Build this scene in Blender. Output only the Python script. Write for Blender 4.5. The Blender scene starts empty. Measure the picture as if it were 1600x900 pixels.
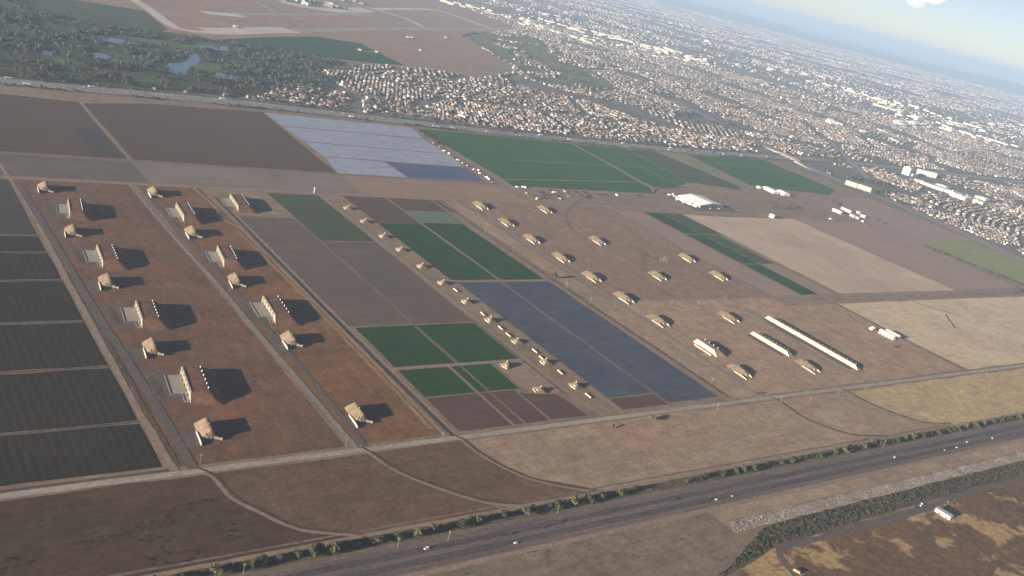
import bpy, bmesh, math, random
import numpy as np
from mathutils import Vector, Matrix

# ------------------------------------------------------------------ camera, sky, sun, exposure
# World frame in metres: +Y runs along the magazine rows (site north), +X across them (site east), camera over the origin.
sc = bpy.context.scene
D = bpy.data
C = sc.collection
CAM_H = 550.0
cam = D.cameras.new('camera'); camo = D.objects.new('camera', cam); C.objects.link(camo)
cam.sensor_width = 36.0; cam.lens = 33.75; cam.clip_start = 1.0; cam.clip_end = 300000.0
camo.matrix_world = Matrix(((0.79958512, 0.01304471, -0.60041108, 0.0),
                            (-0.55447011, 0.40010524, -0.72971138, 0.0),
                            (0.23070875, 0.91637636, 0.3271511, CAM_H), (0, 0, 0, 1)))
sc.camera = camo

SUN_EL, SUN_TO = math.radians(10.8), math.radians(6.0)      # elevation; heading in which shadows fall (from +X towards +Y)
w = D.worlds.new('World'); sc.world = w; w.use_nodes = True
wn = w.node_tree.nodes; wl = w.node_tree.links
sky = wn.new('ShaderNodeTexSky'); sky.sky_type = 'NISHITA'; sky.sun_disc = False
sky.sun_elevation = SUN_EL
sky.sun_rotation = math.radians(270.0) - SUN_TO             # clockwise from +Y: the sun stands in the west
sky.altitude = 300; sky.air_density = 0.5; sky.dust_density = 0.35; sky.ozone_density = 1.0
tint = wn.new('ShaderNodeMix'); tint.data_type = 'RGBA'; tint.blend_type = 'MULTIPLY'; tint.inputs[0].default_value = 1.0; tint.inputs[7].default_value = (0.84, 0.70, 0.66, 1.0)
wl.new(sky.outputs[0], tint.inputs[6]); wl.new(tint.outputs[2], wn['Background'].inputs[0]); wn['Background'].inputs[1].default_value = 0.05
sl = D.lights.new('sun', 'SUN'); so = D.objects.new('sun', sl); C.objects.link(so)
sl.energy = 5.0; sl.angle = math.radians(0.5); sl.color = (1.0, 0.87, 0.70)
ld = Vector((math.cos(SUN_EL) * math.cos(SUN_TO), math.cos(SUN_EL) * math.sin(SUN_TO), -math.sin(SUN_EL)))
so.rotation_euler = ld.to_track_quat('-Z', 'Y').to_euler(); so.location = (-2000, 0, 2000)
sc.view_settings.view_transform = 'Standard'; sc.view_settings.look = 'None'
sc.view_settings.exposure = 1.78; sc.view_settings.gamma = 1.0; sc.view_settings.use_curve_mapping = False
sc.cycles.volume_bounces = 8; sc.cycles.max_bounces = 10; sc.cycles.diffuse_bounces = 2
sc.cycles.use_denoising = True
HAZE_DENSITY = 5.7e-5

rnd = random.Random(7)
npr = np.random.default_rng(11)

# ------------------------------------------------------------------ materials
MATS = {}
def new_mat(name):
    m = D.materials.new(name); m.use_nodes = True
    b = m.node_tree.nodes['Principled BSDF']; b.inputs['Roughness'].default_value = 0.95
    b.inputs['Specular IOR Level'].default_value = 0.15
    MATS[name] = m
    return m, m.node_tree.nodes, m.node_tree.links, b
def rgba(c): return (c[0], c[1], c[2], 1.0)
def ramp(N, L, src, lo, hi):
    r = N.new('ShaderNodeMapRange'); r.inputs['From Min'].default_value = lo; r.inputs['From Max'].default_value = hi
    L.new(src, r.inputs['Value']); return r.outputs[0]
def mixc(N, L, fac, a, b, mode='MIX'):
    x = N.new('ShaderNodeMix'); x.data_type = 'RGBA'; x.blend_type = mode
    for k, v in ((0, fac), (6, a), (7, b)):
        if hasattr(v, 'is_linked') or hasattr(v, 'node'): L.new(v, x.inputs[k])
        elif k == 0: x.inputs[k].default_value = v
        else: x.inputs[k].default_value = rgba(v)
    return x.outputs[2]
def noise(N, L, pos, size, detail=4.0, rough=0.55, off=0.0):
    n = N.new('ShaderNodeTexNoise'); n.inputs['Scale'].default_value = 1.0 / size
    n.inputs['Detail'].default_value = detail; n.inputs['Roughness'].default_value = rough
    if off:
        a = N.new('ShaderNodeVectorMath'); a.operation = 'ADD'; a.inputs[1].default_value = (off, off * 0.7, 0)
        L.new(pos, a.inputs[0]); pos = a.outputs[0]
    L.new(pos, n.inputs['Vector']); return n.outputs[0]
TUNE = dict(red_lawn=(.93, .78, .64), left_crop=(.62, .46, .28), left_soil=(.50, .38, .30), brown_field=(.66, .50, .38), headland_field=(1.58, 1.40, 1.16), film_pale=(.78, .80, .85), film_deep=(.65, .66, .86), crop_green=(.40, .60, .06),
            crop_far=(.60, .74, .12), film_blue=(.68, .67, .70), grey_field=(1.02, .84, .70), pasture=(1.36, 1.33, 1.32), pasture_pale=(1.28, 1.27, 1.24), yellow_grass=(1.42, 1.38, 1.18), marsh=(1.08, .98, .78), pale_field=(1.55, 1.52, 1.46), pasture_dark=(.86, .66, .46),
            pasture_mid=(.90, .74, .60), airfield_grass=(.95, .86, .78), orange_lawn=(.90, .74, .56), plain_field=(1.22, 1.15, 1.08), plum_field=(.60, .46, .38), asphalt=(1.30, 1.09, .96), dark_field_patch=(.7, .62, .58), mound_grass=(.74, .76, .86), dirt_track=(1.05, .98, .92), old_asphalt=(.86, .75, .70),
            residential_ground=(1.75, 1.8, 2.0), city_ground=(1.8, 1.85, 1.95), golf_rough=(1.1, 1.05, .95), worn_lane=(1.35, 1.18, 1.12), park_grass=(1.15, 1.1, 1.1), riprap=(.9, .86, .82), grey_green_field=(.85, .8, .7), crop_thin=(.66, .64, .40), weeds=(.85, .8, .75), fairway=(.7, .7, .7))   # colour trims, left-field lens dimming included, found by comparing each cover with the photograph
def land(name, c1, c2, big=220, mid=26, fine=5, vmid=0.22, vfine=0.2, rows=None, patches=(), streak=None, rough=0.97):
    """soil, grass or crop: two colours in broad drifts, mid mottling, fine grain, optional plough rows and patches of other cover"""
    m, N, L, b = new_mat(name)
    tn = TUNE.get(name, (1, 1, 1)); c1, c2 = [tuple(a * t for a, t in zip(c, tn)) for c in (c1, c2)]; patches = [(tuple(a * t for a, t in zip(p[0], tn)), *p[1:]) for p in patches]
    g = N.new('ShaderNodeNewGeometry'); pos = g.outputs['Position']
    off = rnd.uniform(50, 5000)
    col = mixc(N, L, ramp(N, L, noise(N, L, pos, big, 5, 0.6, off), 0.36, 0.64), c1, c2)
    for (pc, size, lo, hi) in patches:
        col = mixc(N, L, ramp(N, L, noise(N, L, pos, size, 6, 0.62, off * 1.7 + size), lo, hi), col, pc)
    def mod(src, lo, hi, a):
        nonlocal col
        v = N.new('ShaderNodeMapRange'); v.inputs['From Min'].default_value = lo; v.inputs['From Max'].default_value = hi
        v.inputs['To Min'].default_value = 1 - a; v.inputs['To Max'].default_value = 1 + a
        L.new(src, v.inputs['Value'])
        cc = N.new('ShaderNodeCombineColor')
        for i in range(3): L.new(v.outputs[0], cc.inputs[i])
        col = mixc(N, L, 1.0, col, cc.outputs[0], 'MULTIPLY')
    mod(noise(N, L, pos, mid, 5, 0.6, off), 0.3, 0.7, vmid)
    mod(noise(N, L, pos, fine, 3, 0.6), 0.3, 0.7, vfine)
    if streak:                                   # (size along, size across, angle, amount): drag marks and irrigation streaks
        mp = N.new('ShaderNodeMapping'); mp.inputs['Rotation'].default_value = (0, 0, -streak[2])
        mp.inputs['Scale'].default_value = (1 / streak[0], 1 / streak[1], 1)
        L.new(pos, mp.inputs['Vector'])
        mod(noise(N, L, mp.outputs[0], 1.0, 3, 0.6), 0.3, 0.7, streak[3])
    if rows:                                     # (period, angle, amount)
        mp = N.new('ShaderNodeMapping'); mp.inputs['Rotation'].default_value = (0, 0, -rows[1]); L.new(pos, mp.inputs['Vector'])
        wv = N.new('ShaderNodeTexWave'); wv.inputs['Scale'].default_value = 0.314 / rows[0] ; wv.inputs['Distortion'].default_value = 0.6
        wv.inputs['Detail'].default_value = 2; wv.inputs['Detail Scale'].default_value = 0.4
        L.new(mp.outputs[0], wv.inputs['Vector'])
        mod(wv.outputs['Fac'], 0.1, 0.9, rows[2])
    L.new(col, b.inputs['Base Color']); b.inputs['Roughness'].default_value = rough
    return m
def plain(name, c, var=0.12, size=3.0, rough=0.9, spec=0.2, metal=0.0, rand=0.0):
    m, N, L, b = new_mat(name)
    tc = N.new('ShaderNodeTexCoord')
    n = noise(N, L, tc.outputs['Object'], size, 5, 0.6)
    f = ramp(N, L, n, 0.3, 0.7)
    col = mixc(N, L, f, tuple(x * (1 - var) for x in c), tuple(min(1, x * (1 + var)) for x in c))
    if rand:
        oi = N.new('ShaderNodeObjectInfo')
        col = mixc(N, L, ramp(N, L, oi.outputs['Random'], 0, 1), mixc(N, L, rand, col, (0, 0, 0)), mixc(N, L, rand * 1.2, col, tuple(x * 2.2 for x in c)))
    L.new(col, b.inputs['Base Color']); b.inputs['Roughness'].default_value = rough
    b.inputs['Specular IOR Level'].default_value = spec; b.inputs['Metallic'].default_value = metal
    return m

land('ground', (0.21, 0.155, 0.105), (0.17, 0.125, 0.085), big=320, patches=(((0.20, 0.115, 0.075), 150, 0.50, 0.72), ((0.13, 0.12, 0.065), 110, 0.57, 0.75)))
land('pasture', (0.215, 0.160, 0.108), (0.165, 0.125, 0.088), big=170, mid=22, patches=(((0.20, 0.118, 0.082), 95, 0.52, 0.74), ((0.125, 0.120, 0.070), 80, 0.56, 0.76)), streak=(60, 9, 0.05, 0.10))
land('pasture_dark', (0.088, 0.066, 0.052), (0.060, 0.047, 0.039), big=120, mid=18, patches=(((0.105, 0.058, 0.045), 60, 0.54, 0.74), ((0.032, 0.034, 0.022), 14, 0.64, 0.72)), streak=(40, 6, 0.1, 0.16))  # lower left paddock: colour dimmed to carry the lens vignette
land('pasture_mid', (0.135, 0.100, 0.072), (0.105, 0.080, 0.060), big=130, mid=18, patches=(((0.125, 0.072, 0.052), 70, 0.54, 0.74), ((0.075, 0.070, 0.045), 40, 0.60, 0.74)), streak=(40, 7, 0.1, 0.12))
land('verge_pasture', (0.185, 0.140, 0.102), (0.148, 0.114, 0.086), big=130, mid=18, patches=(((0.14, 0.085, 0.06), 70, 0.54, 0.74), ((0.09, 0.083, 0.052), 40, 0.60, 0.74)), streak=(40, 7, 0.1, 0.12))
land('left_brown', (0.052, 0.040, 0.034), (0.040, 0.032, 0.029), big=160, mid=30, vmid=0.12, streak=(6, 60, 0.0, 0.12))  # darker copy of the brown field; lens falloff at the left put into it
land('red_lawn', (0.155, 0.092, 0.064), (0.118, 0.078, 0.056), big=110, mid=20, patches=(((0.185, 0.098, 0.060), 70, 0.52, 0.74), ((0.095, 0.085, 0.050), 60, 0.58, 0.76)), streak=(9, 50, 0.15, 0.12))
land('orange_lawn', (0.185, 0.108, 0.058), (0.135, 0.085, 0.055), big=80, mid=16, patches=(((0.24, 0.14, 0.055), 40, 0.52, 0.75), ((0.10, 0.085, 0.05), 50, 0.56, 0.76)), streak=(7, 40, 0.05, 0.12))
land('rose_lawn', (0.215, 0.135, 0.095), (0.180, 0.125, 0.085), big=120, mid=22, patches=(((0.24, 0.145, 0.09), 70, 0.50, 0.72), ((0.145, 0.14, 0.075), 70, 0.56, 0.76), ((0.25, 0.21, 0.14), 90, 0.60, 0.76)), streak=(8, 60, 0.05, 0.10))
land('pasture_pale', (0.385, 0.305, 0.210), (0.315, 0.250, 0.172), big=170, mid=26, vmid=0.14, patches=(((0.30, 0.205, 0.14), 110, 0.54, 0.74), ((0.26, 0.235, 0.14), 90, 0.58, 0.76)), streak=(60, 9, 0.05, 0.08))
land('rose_lawn_pale', (0.300, 0.195, 0.130), (0.250, 0.178, 0.120), big=120, mid=22, patches=(((0.33, 0.205, 0.12), 70, 0.50, 0.72), ((0.21, 0.20, 0.105), 70, 0.56, 0.76), ((0.35, 0.28, 0.18), 90, 0.60, 0.76)), streak=(8, 60, 0.05, 0.10))
land('ochre_strip', (0.27, 0.16, 0.05), (0.19, 0.12, 0.05), big=40, mid=8)
land('yellow_grass', (0.275, 0.210, 0.120), (0.225, 0.170, 0.115), big=90, mid=16, patches=(((0.33, 0.24, 0.10), 60, 0.56, 0.74), ((0.24, 0.19, 0.14), 130, 0.5, 0.7)), streak=(50, 7, 0.12, 0.12))
land('marsh', (0.135, 0.078, 0.052), (0.095, 0.065, 0.043), big=60, mid=9, fine=3, vmid=0.35, patches=(((0.30, 0.225, 0.135), 80, 0.525, 0.57), ((0.075, 0.068, 0.036), 22, 0.57, 0.64)))
land('marsh_bank', (0.075, 0.066, 0.034), (0.115, 0.078, 0.046), big=30, mid=7, fine=2.5, vmid=0.4, patches=(((0.045, 0.055, 0.025), 12, 0.52, 0.62),))
land('riprap', (0.30, 0.265, 0.235), (0.22, 0.185, 0.16), big=25, mid=4, fine=1.6, vmid=0.35, vfine=0.4, streak=(3, 14, 0.0, 0.3))
land('brown_field', (0.128, 0.096, 0.080), (0.108, 0.083, 0.071), big=260, mid=40, vmid=0.08, vfine=0.08, rows=(7.0, math.pi / 2, 0.05), streak=(160, 14, 0.02, 0.07))
land('dark_field_patch', (0.075, 0.066, 0.058), (0.066, 0.06, 0.055), big=100, mid=30, vmid=0.08, vfine=0.1)
land('headland_field', (0.155, 0.118, 0.098), (0.135, 0.102, 0.088), big=220, mid=40, vmid=0.08, vfine=0.08, streak=(200, 10, 0.01, 0.10))
land('headland_dark', (0.118, 0.090, 0.075), (0.098, 0.076, 0.064), big=220, mid=40, vmid=0.10, vfine=0.08, streak=(200, 10, 0.01, 0.12))
land('headland_mid', (0.178, 0.140, 0.116), (0.150, 0.120, 0.100), big=220, mid=40, vmid=0.10, vfine=0.08, streak=(200, 10, 0.01, 0.12))
land('left_soil', (0.062, 0.048, 0.042), (0.044, 0.036, 0.033), big=120, mid=20, vmid=0.12, rows=(9.0, 0.0, 0.2), streak=(6, 60, 0.0, 0.14))  # soil brown plus lens vignetting painted into the albedo
land('left_crop', (0.034, 0.033, 0.026), (0.044, 0.038, 0.033), big=120, mid=20, vmid=0.12, rows=(9.0, 0.0, 0.2), streak=(6, 60, 0.0, 0.14))  # darker than the crop itself: corner dimming of the lens put into the colour
land('grey_field', (0.092, 0.082, 0.076), (0.112, 0.094, 0.080), big=170, mid=40, vmid=0.13, vfine=0.1, rows=(6.0, math.pi, 0.06), streak=(140, 8, 0.0, 0.15))
land('grey_green_field', (0.078, 0.080, 0.062), (0.095, 0.086, 0.072), big=120, mid=40, vmid=0.1, vfine=0.1, streak=(140, 8, 0.0, 0.10))
land('plum_field', (0.150, 0.110, 0.096), (0.128, 0.098, 0.086), big=120, mid=30, vmid=0.13, vfine=0.08, streak=(120, 7, 0.0, 0.15))
land('pale_field', (0.28, 0.215, 0.165), (0.215, 0.165, 0.135), big=240, mid=45, vmid=0.07, vfine=0.06, streak=(14, 150, 0.12, 0.09))
land('plain_field', (0.205, 0.155, 0.128), (0.180, 0.138, 0.116), big=240, mid=45, vmid=0.06, vfine=0.06, streak=(14, 150, 0.05, 0.07))
land('crop_green', (0.026, 0.066, 0.030), (0.034, 0.080, 0.034), big=120, mid=30, vmid=0.13, vfine=0.12, rows=(6.0, math.pi / 2, 0.08), streak=(90, 8, 0.0, 0.15))
land('crop_far', (0.030, 0.098, 0.044), (0.040, 0.112, 0.050), big=200, mid=40, vmid=0.13, vfine=0.08, rows=(9.0, math.pi / 2, 0.05), streak=(160, 12, 0.0, 0.15))
land('crop_thin', (0.060, 0.090, 0.048), (0.075, 0.094, 0.055), big=90, mid=25, vmid=0.12, vfine=0.1, streak=(90, 8, 0.0, 0.12), patches=(((0.115, 0.10, 0.07), 60, 0.58, 0.72),))
land('crop_pale', (0.085, 0.135, 0.075), (0.10, 0.14, 0.08), big=90, mid=25, vmid=0.1, vfine=0.1)
land('crop_olive', (0.145, 0.150, 0.082), (0.19, 0.165, 0.105), big=120, mid=30, vmid=0.1, vfine=0.08, streak=(20, 120, 0.3, 0.1))
land('grass_bright', (0.155, 0.190, 0.062), (0.22, 0.20, 0.085), big=180, mid=30, vmid=0.12, vfine=0.1)
land('film_blue', (0.070, 0.083, 0.112), (0.086, 0.095, 0.118), big=120, mid=30, vmid=0.13, vfine=0.08, rows=(8.0, math.pi / 2, 0.10), streak=(120, 6, 0.0, 0.15), rough=0.75)
land('film_deep', (0.085, 0.115, 0.175), (0.115, 0.135, 0.185), big=90, mid=30, vmid=0.13, vfine=0.08, streak=(120, 10, 0.0, 0.15), rough=0.7)
land('film_pale', (0.330, 0.355, 0.420), (0.300, 0.330, 0.405), big=150, mid=30, vmid=0.13, vfine=0.05, rows=(8.0, math.pi / 2, 0.06), streak=(100, 10, 0.0, 0.15), rough=0.7)
land('dirt_track', (0.225, 0.175, 0.140), (0.195, 0.150, 0.122), big=90, mid=12, vmid=0.15)
land('dirt_track_dim', (0.150, 0.118, 0.095), (0.125, 0.098, 0.08), big=60, mid=9, vmid=0.2, patches=(((0.10, 0.078, 0.045), 18, 0.55, 0.7),))
land('track_dark', (0.095, 0.076, 0.062), (0.078, 0.063, 0.052), big=60, mid=9, vmid=0.2)
land('old_asphalt', (0.105, 0.098, 0.096), (0.125, 0.112, 0.105), big=60, mid=8, vmid=0.15, patches=(((0.15, 0.13, 0.11), 25, 0.56, 0.7),))
land('asphalt', (0.085, 0.078, 0.080), (0.105, 0.095, 0.093), big=90, mid=9, vmid=0.12, streak=(80, 1.6, 0.0, 0.18))
land('worn_lane', (0.050, 0.047, 0.052), (0.062, 0.057, 0.060), big=90, mid=9, vmid=0.12, streak=(90, 1.2, 0.0, 0.2))
land('pale_road', (0.30, 0.265, 0.23), (0.255, 0.225, 0.20), big=70, mid=9, vmid=0.12, patches=(((0.20, 0.17, 0.14), 20, 0.6, 0.72),))
land('grey_road', (0.205, 0.18, 0.162), (0.175, 0.155, 0.14), big=70, mid=9, vmid=0.15)
land('ditch', (0.030, 0.029, 0.025), (0.045, 0.042, 0.032), big=30, mid=6, vmid=0.2)
land('ditch_bed', (0.060, 0.047, 0.037), (0.085, 0.064, 0.048), big=20, mid=5, vmid=0.3)
land('weeds', (0.075, 0.070, 0.034), (0.105, 0.082, 0.045), big=20, mid=6, vmid=0.4)
land('concrete_runway', (0.46, 0.425, 0.375), (0.36, 0.33, 0.295), big=150, mid=25, vmid=0.1)
land('asphalt_runway', (0.21, 0.205, 0.195), (0.26, 0.245, 0.225), big=150, mid=25, vmid=0.1)
land('airfield_grass', (0.270, 0.180, 0.130), (0.230, 0.165, 0.120), big=300, mid=50, patches=(((0.21, 0.195, 0.11), 160, 0.56, 0.74),), streak=(150, 30, 0.7, 0.08))
land('golf_rough', (0.030, 0.042, 0.020), (0.052, 0.058, 0.027), big=120, mid=22, vmid=0.3)
land('fairway', (0.115, 0.150, 0.042), (0.085, 0.120, 0.038), big=60, mid=14, vmid=0.2)
land('park_grass', (0.085, 0.115, 0.055), (0.13, 0.125, 0.075), big=200, mid=40, vmid=0.4, patches=(((0.05, 0.066, 0.04), 90, 0.5, 0.64), ((0.16, 0.18, 0.09), 120, 0.58, 0.68)))
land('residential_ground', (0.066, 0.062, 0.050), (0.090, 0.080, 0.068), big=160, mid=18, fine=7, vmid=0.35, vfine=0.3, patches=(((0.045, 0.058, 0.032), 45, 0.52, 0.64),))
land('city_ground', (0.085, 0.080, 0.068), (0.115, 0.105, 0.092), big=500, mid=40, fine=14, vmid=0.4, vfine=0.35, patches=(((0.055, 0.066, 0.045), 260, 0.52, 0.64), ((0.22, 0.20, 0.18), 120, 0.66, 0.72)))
land('street', (0.135, 0.128, 0.122), (0.16, 0.15, 0.14), big=60, mid=10)
land('freeway', (0.215, 0.205, 0.200), (0.175, 0.170, 0.168), big=80, mid=10, streak=(120, 2.5, 0.0, 0.2))
land('freeway_verge', (0.105, 0.090, 0.065), (0.075, 0.072, 0.045), big=60, mid=9, vmid=0.35)
land('hill_scrub', (0.10, 0.095, 0.075), (0.13, 0.115, 0.09), big=2500, mid=400, fine=90)
land('mound_grass', (0.255, 0.185, 0.108), (0.205, 0.150, 0.090), big=14, mid=5, fine=1.8, vmid=0.28, vfine=0.3, patches=(((0.155, 0.135, 0.062), 9, 0.55, 0.7), ((0.30, 0.225, 0.14), 6, 0.6, 0.74)))
land('roof_grass', (0.150, 0.110, 0.080), (0.120, 0.092, 0.070), big=14, mid=6, fine=2, vmid=0.2)
m, N, L, b = new_mat('water')
b.inputs['Base Color'].default_value = (0.030, 0.060, 0.115, 1); b.inputs['Roughness'].default_value = 0.12; b.inputs['Specular IOR Level'].default_value = 0.5
bp = N.new('ShaderNodeBump'); bp.inputs['Strength'].default_value = 0.15; g_ = N.new('ShaderNodeNewGeometry')
L.new(noise(N, L, g_.outputs['Position'], 3.0, 3), bp.inputs['Height']); L.new(bp.outputs[0], b.inputs['Normal'])
plain('concrete', (0.34, 0.29, 0.225), 0.30, 4.0)
plain('concrete_front', (0.105, 0.092, 0.074), 0.5, 3.0)
plain('concrete_cream', (0.46, 0.40, 0.30), 0.08, 6.0)
plain('concrete_shade_tan', (0.20, 0.155, 0.11), 0.35, 2.0)  # tan concrete, darkened to stand for shade on the south fronts
plain('concrete_white', (0.44, 0.375, 0.285), 0.2, 3.0)
plain('concrete_slab', (0.27, 0.245, 0.195), 0.10, 5.0)
plain('steel_door', (0.13, 0.12, 0.115), 0.2, 2.0, 0.6)
plain('vent_metal', (0.60, 0.59, 0.57), 0.05, 1.0, 0.5, 0.4)
plain('pole_wood', (0.24, 0.195, 0.15), 0.15, 1.0)
plain('bark', (0.10, 0.075, 0.055), 0.2, 0.4)
for k, c in dict(leaf_yellow=(0.085, 0.078, 0.034), leaf_green=(0.050, 0.056, 0.030), leaf_olive=(0.078, 0.073, 0.038), leaf_dark=(0.034, 0.042, 0.022), leaf_brown=(0.095, 0.058, 0.038), leaf_far=(0.056, 0.063, 0.044), leaf_tan=(0.23, 0.16, 0.09), leaf_scrub=(0.018, 0.020, 0.013)).items():
    plain(k, c, 0.35, 1.2, 0.9, 0.1, rand=0.25)
plain('wall_white', (0.60, 0.57, 0.53), 0.10, 6.0); plain('wall_cream', (0.50, 0.44, 0.34), 0.06, 6.0); plain('wall_tan', (0.47, 0.38, 0.29), 0.08, 6.0)
plain('stucco_white', (0.56, 0.51, 0.48), 0.06, 6.0); plain('stucco_cream', (0.25, 0.215, 0.195), 0.06, 6.0); plain('stucco_tan', (0.15, 0.125, 0.115), 0.08, 6.0)
plain('roof_tan', (0.22, 0.17, 0.135), 0.12, 4.0); plain('roof_terracotta', (0.26, 0.135, 0.09), 0.12, 4.0); plain('roof_grey', (0.15, 0.145, 0.145), 0.12, 4.0)
plain('roof_brown', (0.12, 0.085, 0.065), 0.12, 4.0); plain('roof_pale', (0.40, 0.37, 0.33), 0.08, 4.0); plain('roof_white', (0.82, 0.80, 0.76), 0.04, 8.0)
plain('roof_cream', (0.72, 0.63, 0.50), 0.06, 8.0); plain('roof_slate', (0.16, 0.19, 0.22), 0.1, 4.0, 0.5, 0.4)
plain('glass_dark', (0.05, 0.06, 0.075), 0.1, 2.0, 0.15, 0.6); plain('tyre', (0.02, 0.02, 0.02), 0.1, 1.0)
plain('marking_white', (0.20, 0.185, 0.17), 0.2, 1.5); plain('apartment_wall', (0.74, 0.60, 0.34), 0.05, 6.0)
for k, c in dict(paint_white=(0.82, 0.82, 0.80), paint_silver=(0.45, 0.46, 0.47), paint_dark=(0.028, 0.03, 0.035), paint_red=(0.30, 0.03, 0.025), paint_blue=(0.04, 0.09, 0.24), paint_green=(0.06, 0.25, 0.16), paint_rust=(0.13, 0.075, 0.05), paint_tan=(0.30, 0.235, 0.16)).items():
    plain(k, c, 0.05, 2.0, 0.35, 0.5)

# ------------------------------------------------------------------ object helpers
def link(name, me, mats=(), parent=None, loc=None, rz=None):
    o = D.objects.new(name, me); C.objects.link(o)
    if me is not None and len(me.materials) == 0:
        for mt in ((mats,) if isinstance(mats, str) else mats): me.materials.append(MATS[mt])
    if parent is not None: o.parent = parent
    if loc is not None: o.location = loc
    if rz is not None: o.rotation_euler = (0, 0, rz)
    return o
def tag(o, label=None, cat=None, group=None, kind=None):
    for k, v in (('label', label), ('category', cat), ('group', group), ('kind', kind)):
        if v: o[k] = v
    return o
def mesh(name, verts, faces, mi=None, smooth=False):
    me = D.meshes.new(name); me.from_pydata([tuple(v) for v in verts], [], faces)
    if mi: me.polygons.foreach_set('material_index', mi)
    if smooth: me.polygons.foreach_set('use_smooth', [True] * len(me.polygons))
    me.update(); return me
class MB:
    """collects boxes, prisms, tubes and grids into one mesh"""
    def __init__(s): s.v = []; s.f = []; s.m = []
    def add(s, v, f, m=0):
        n = len(s.v); s.v += [tuple(p) for p in v]; s.f += [tuple(i + n for i in q) for q in f]; s.m += [m] * len(f); return s
    def box(s, x0, x1, y0, y1, z0, z1, m=0, bottom=True):
        v = [(x0, y0, z0), (x1, y0, z0), (x1, y1, z0), (x0, y1, z0), (x0, y0, z1), (x1, y0, z1), (x1, y1, z1), (x0, y1, z1)]
        f = [(4, 5, 6, 7), (0, 1, 5, 4), (1, 2, 6, 5), (2, 3, 7, 6), (3, 0, 4, 7)] + ([(3, 2, 1, 0)] if bottom else [])
        return s.add(v, f, m)
    def prism(s, poly, axis, a, b, m=0):
        """poly: 2-D outline, extruded along axis 'x','y' or 'z' from a to b"""
        P = {'x': lambda p, t: (t, p[0], p[1]), 'y': lambda p, t: (p[0], t, p[1]), 'z': lambda p, t: (p[0], p[1], t)}[axis]
        n = len(poly); v = [P(p, a) for p in poly] + [P(p, b) for p in poly]
        f = [tuple(range(n - 1, -1, -1)), tuple(range(n, 2 * n))] + [(i, (i + 1) % n, n + (i + 1) % n, n + i) for i in range(n)]
        return s.add(v, f, m)
    def tube(s, p, q, r0, r1, n=7, m=0):
        p, q = Vector(p), Vector(q); d = (q - p).normalized(); u = d.orthogonal().normalized(); w_ = d.cross(u)
        v = [p + (u * math.cos(a) + w_ * math.sin(a)) * r0 for a in [i * math.tau / n for i in range(n)]]
        v += [q + (u * math.cos(a) + w_ * math.sin(a)) * r1 for a in [i * math.tau / n for i in range(n)]]
        f = [(i, (i + 1) % n, n + (i + 1) % n, n + i) for i in range(n)] + [tuple(range(n - 1, -1, -1)), tuple(range(n, 2 * n))]
        return s.add(v, f, m)
    def mesh(s, name, smooth=False): 
        me = mesh(name, s.v, s.f, s.m, smooth)
        bm = bmesh.new(); bm.from_mesh(me); bmesh.ops.recalc_face_normals(bm, faces=bm.faces); bm.to_mesh(me); bm.free(); return me
def empty(name, loc, rz=0.0):
    return link(name, None, (), None, loc, rz)
def copy_tree(o, parent=None):
    c = o.copy(); C.objects.link(c)
    if parent is not None: c.parent = parent
    for ch in list(o.children): copy_tree(ch, c)
    return c
def sheet(name, pts, mat, z, label=None, kind='structure', cat=None, jag=0.0, step=40.0):
    """a flat patch of ground cover; edges are cut into short pieces with a slight natural wander"""
    if jag:
        out = []
        for i, p in enumerate(pts):
            q = pts[(i + 1) % len(pts)]; d = math.hypot(q[0] - p[0], q[1] - p[1]); n = max(1, int(d / step))
            for k in range(n):
                t = k / n; j = jag if k else jag * 0.3
                out.append((p[0] + (q[0] - p[0]) * t + rnd.uniform(-j, j), p[1] + (q[1] - p[1]) * t + rnd.uniform(-j, j)))
        pts = out
    a = sum(p[0] * q[1] - q[0] * p[1] for p, q in zip(pts, pts[1:] + pts[:1]))
    if a < 0: pts = pts[::-1]
    o = link(name, mesh(name, [(p[0], p[1], z) for p in pts], [tuple(range(len(pts)))]), mat)
    return tag(o, label, cat, None, kind)
def rect(name, x0, x1, y0, y1, mat, z=0.12, label=None, jag=1.2, kind='structure'):
    return sheet(name, [(x0, y0), (x1, y0), (x1, y1), (x0, y1)], mat, z, label, kind, None, jag)
def smooth_line(pts, step=12.0):
    P = [Vector((p[0], p[1])) for p in pts]; out = []
    for i in range(len(P) - 1):
        p0, p1, p2, p3 = P[max(i - 1, 0)], P[i], P[i + 1], P[min(i + 2, len(P) - 1)]
        n = max(2, int((p2 - p1).length / step))
        for k in range(n):
            t = k / n
            out.append(0.5 * ((2 * p1) + (p2 - p0) * t + (2 * p0 - 5 * p1 + 4 * p2 - p3) * t * t + (3 * p1 - p0 - 3 * p2 + p3) * t ** 3))
    out.append(P[-1]); return out
def ribbon_geo(pts, width, z, jag=0.0, step=12.0, off=0.0):
    ln = smooth_line(pts, step) if len(pts) > 2 else [Vector(pts[0]).lerp(Vector(pts[1]), k / max(1, int((Vector(pts[1]) - Vector(pts[0])).length / step))) for k in range(max(1, int((Vector(pts[1]) - Vector(pts[0])).length / step)) + 1)]
    v = []
    for i, p in enumerate(ln):
        d = (ln[min(i + 1, len(ln) - 1)] - ln[max(i - 1, 0)]).normalized(); nr = Vector((-d.y, d.x))
        wl_ = width / 2 + rnd.uniform(-jag, jag); wr = width / 2 + rnd.uniform(-jag, jag)
        v.append((*(p + nr * (off + wl_)), z)); v.append((*(p + nr * (off - wr)), z))
    f = [(2 * i, 2 * i + 1, 2 * i + 3, 2 * i + 2) for i in range(len(ln) - 1)]
    return v, f, ln
RZ = [0]
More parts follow.
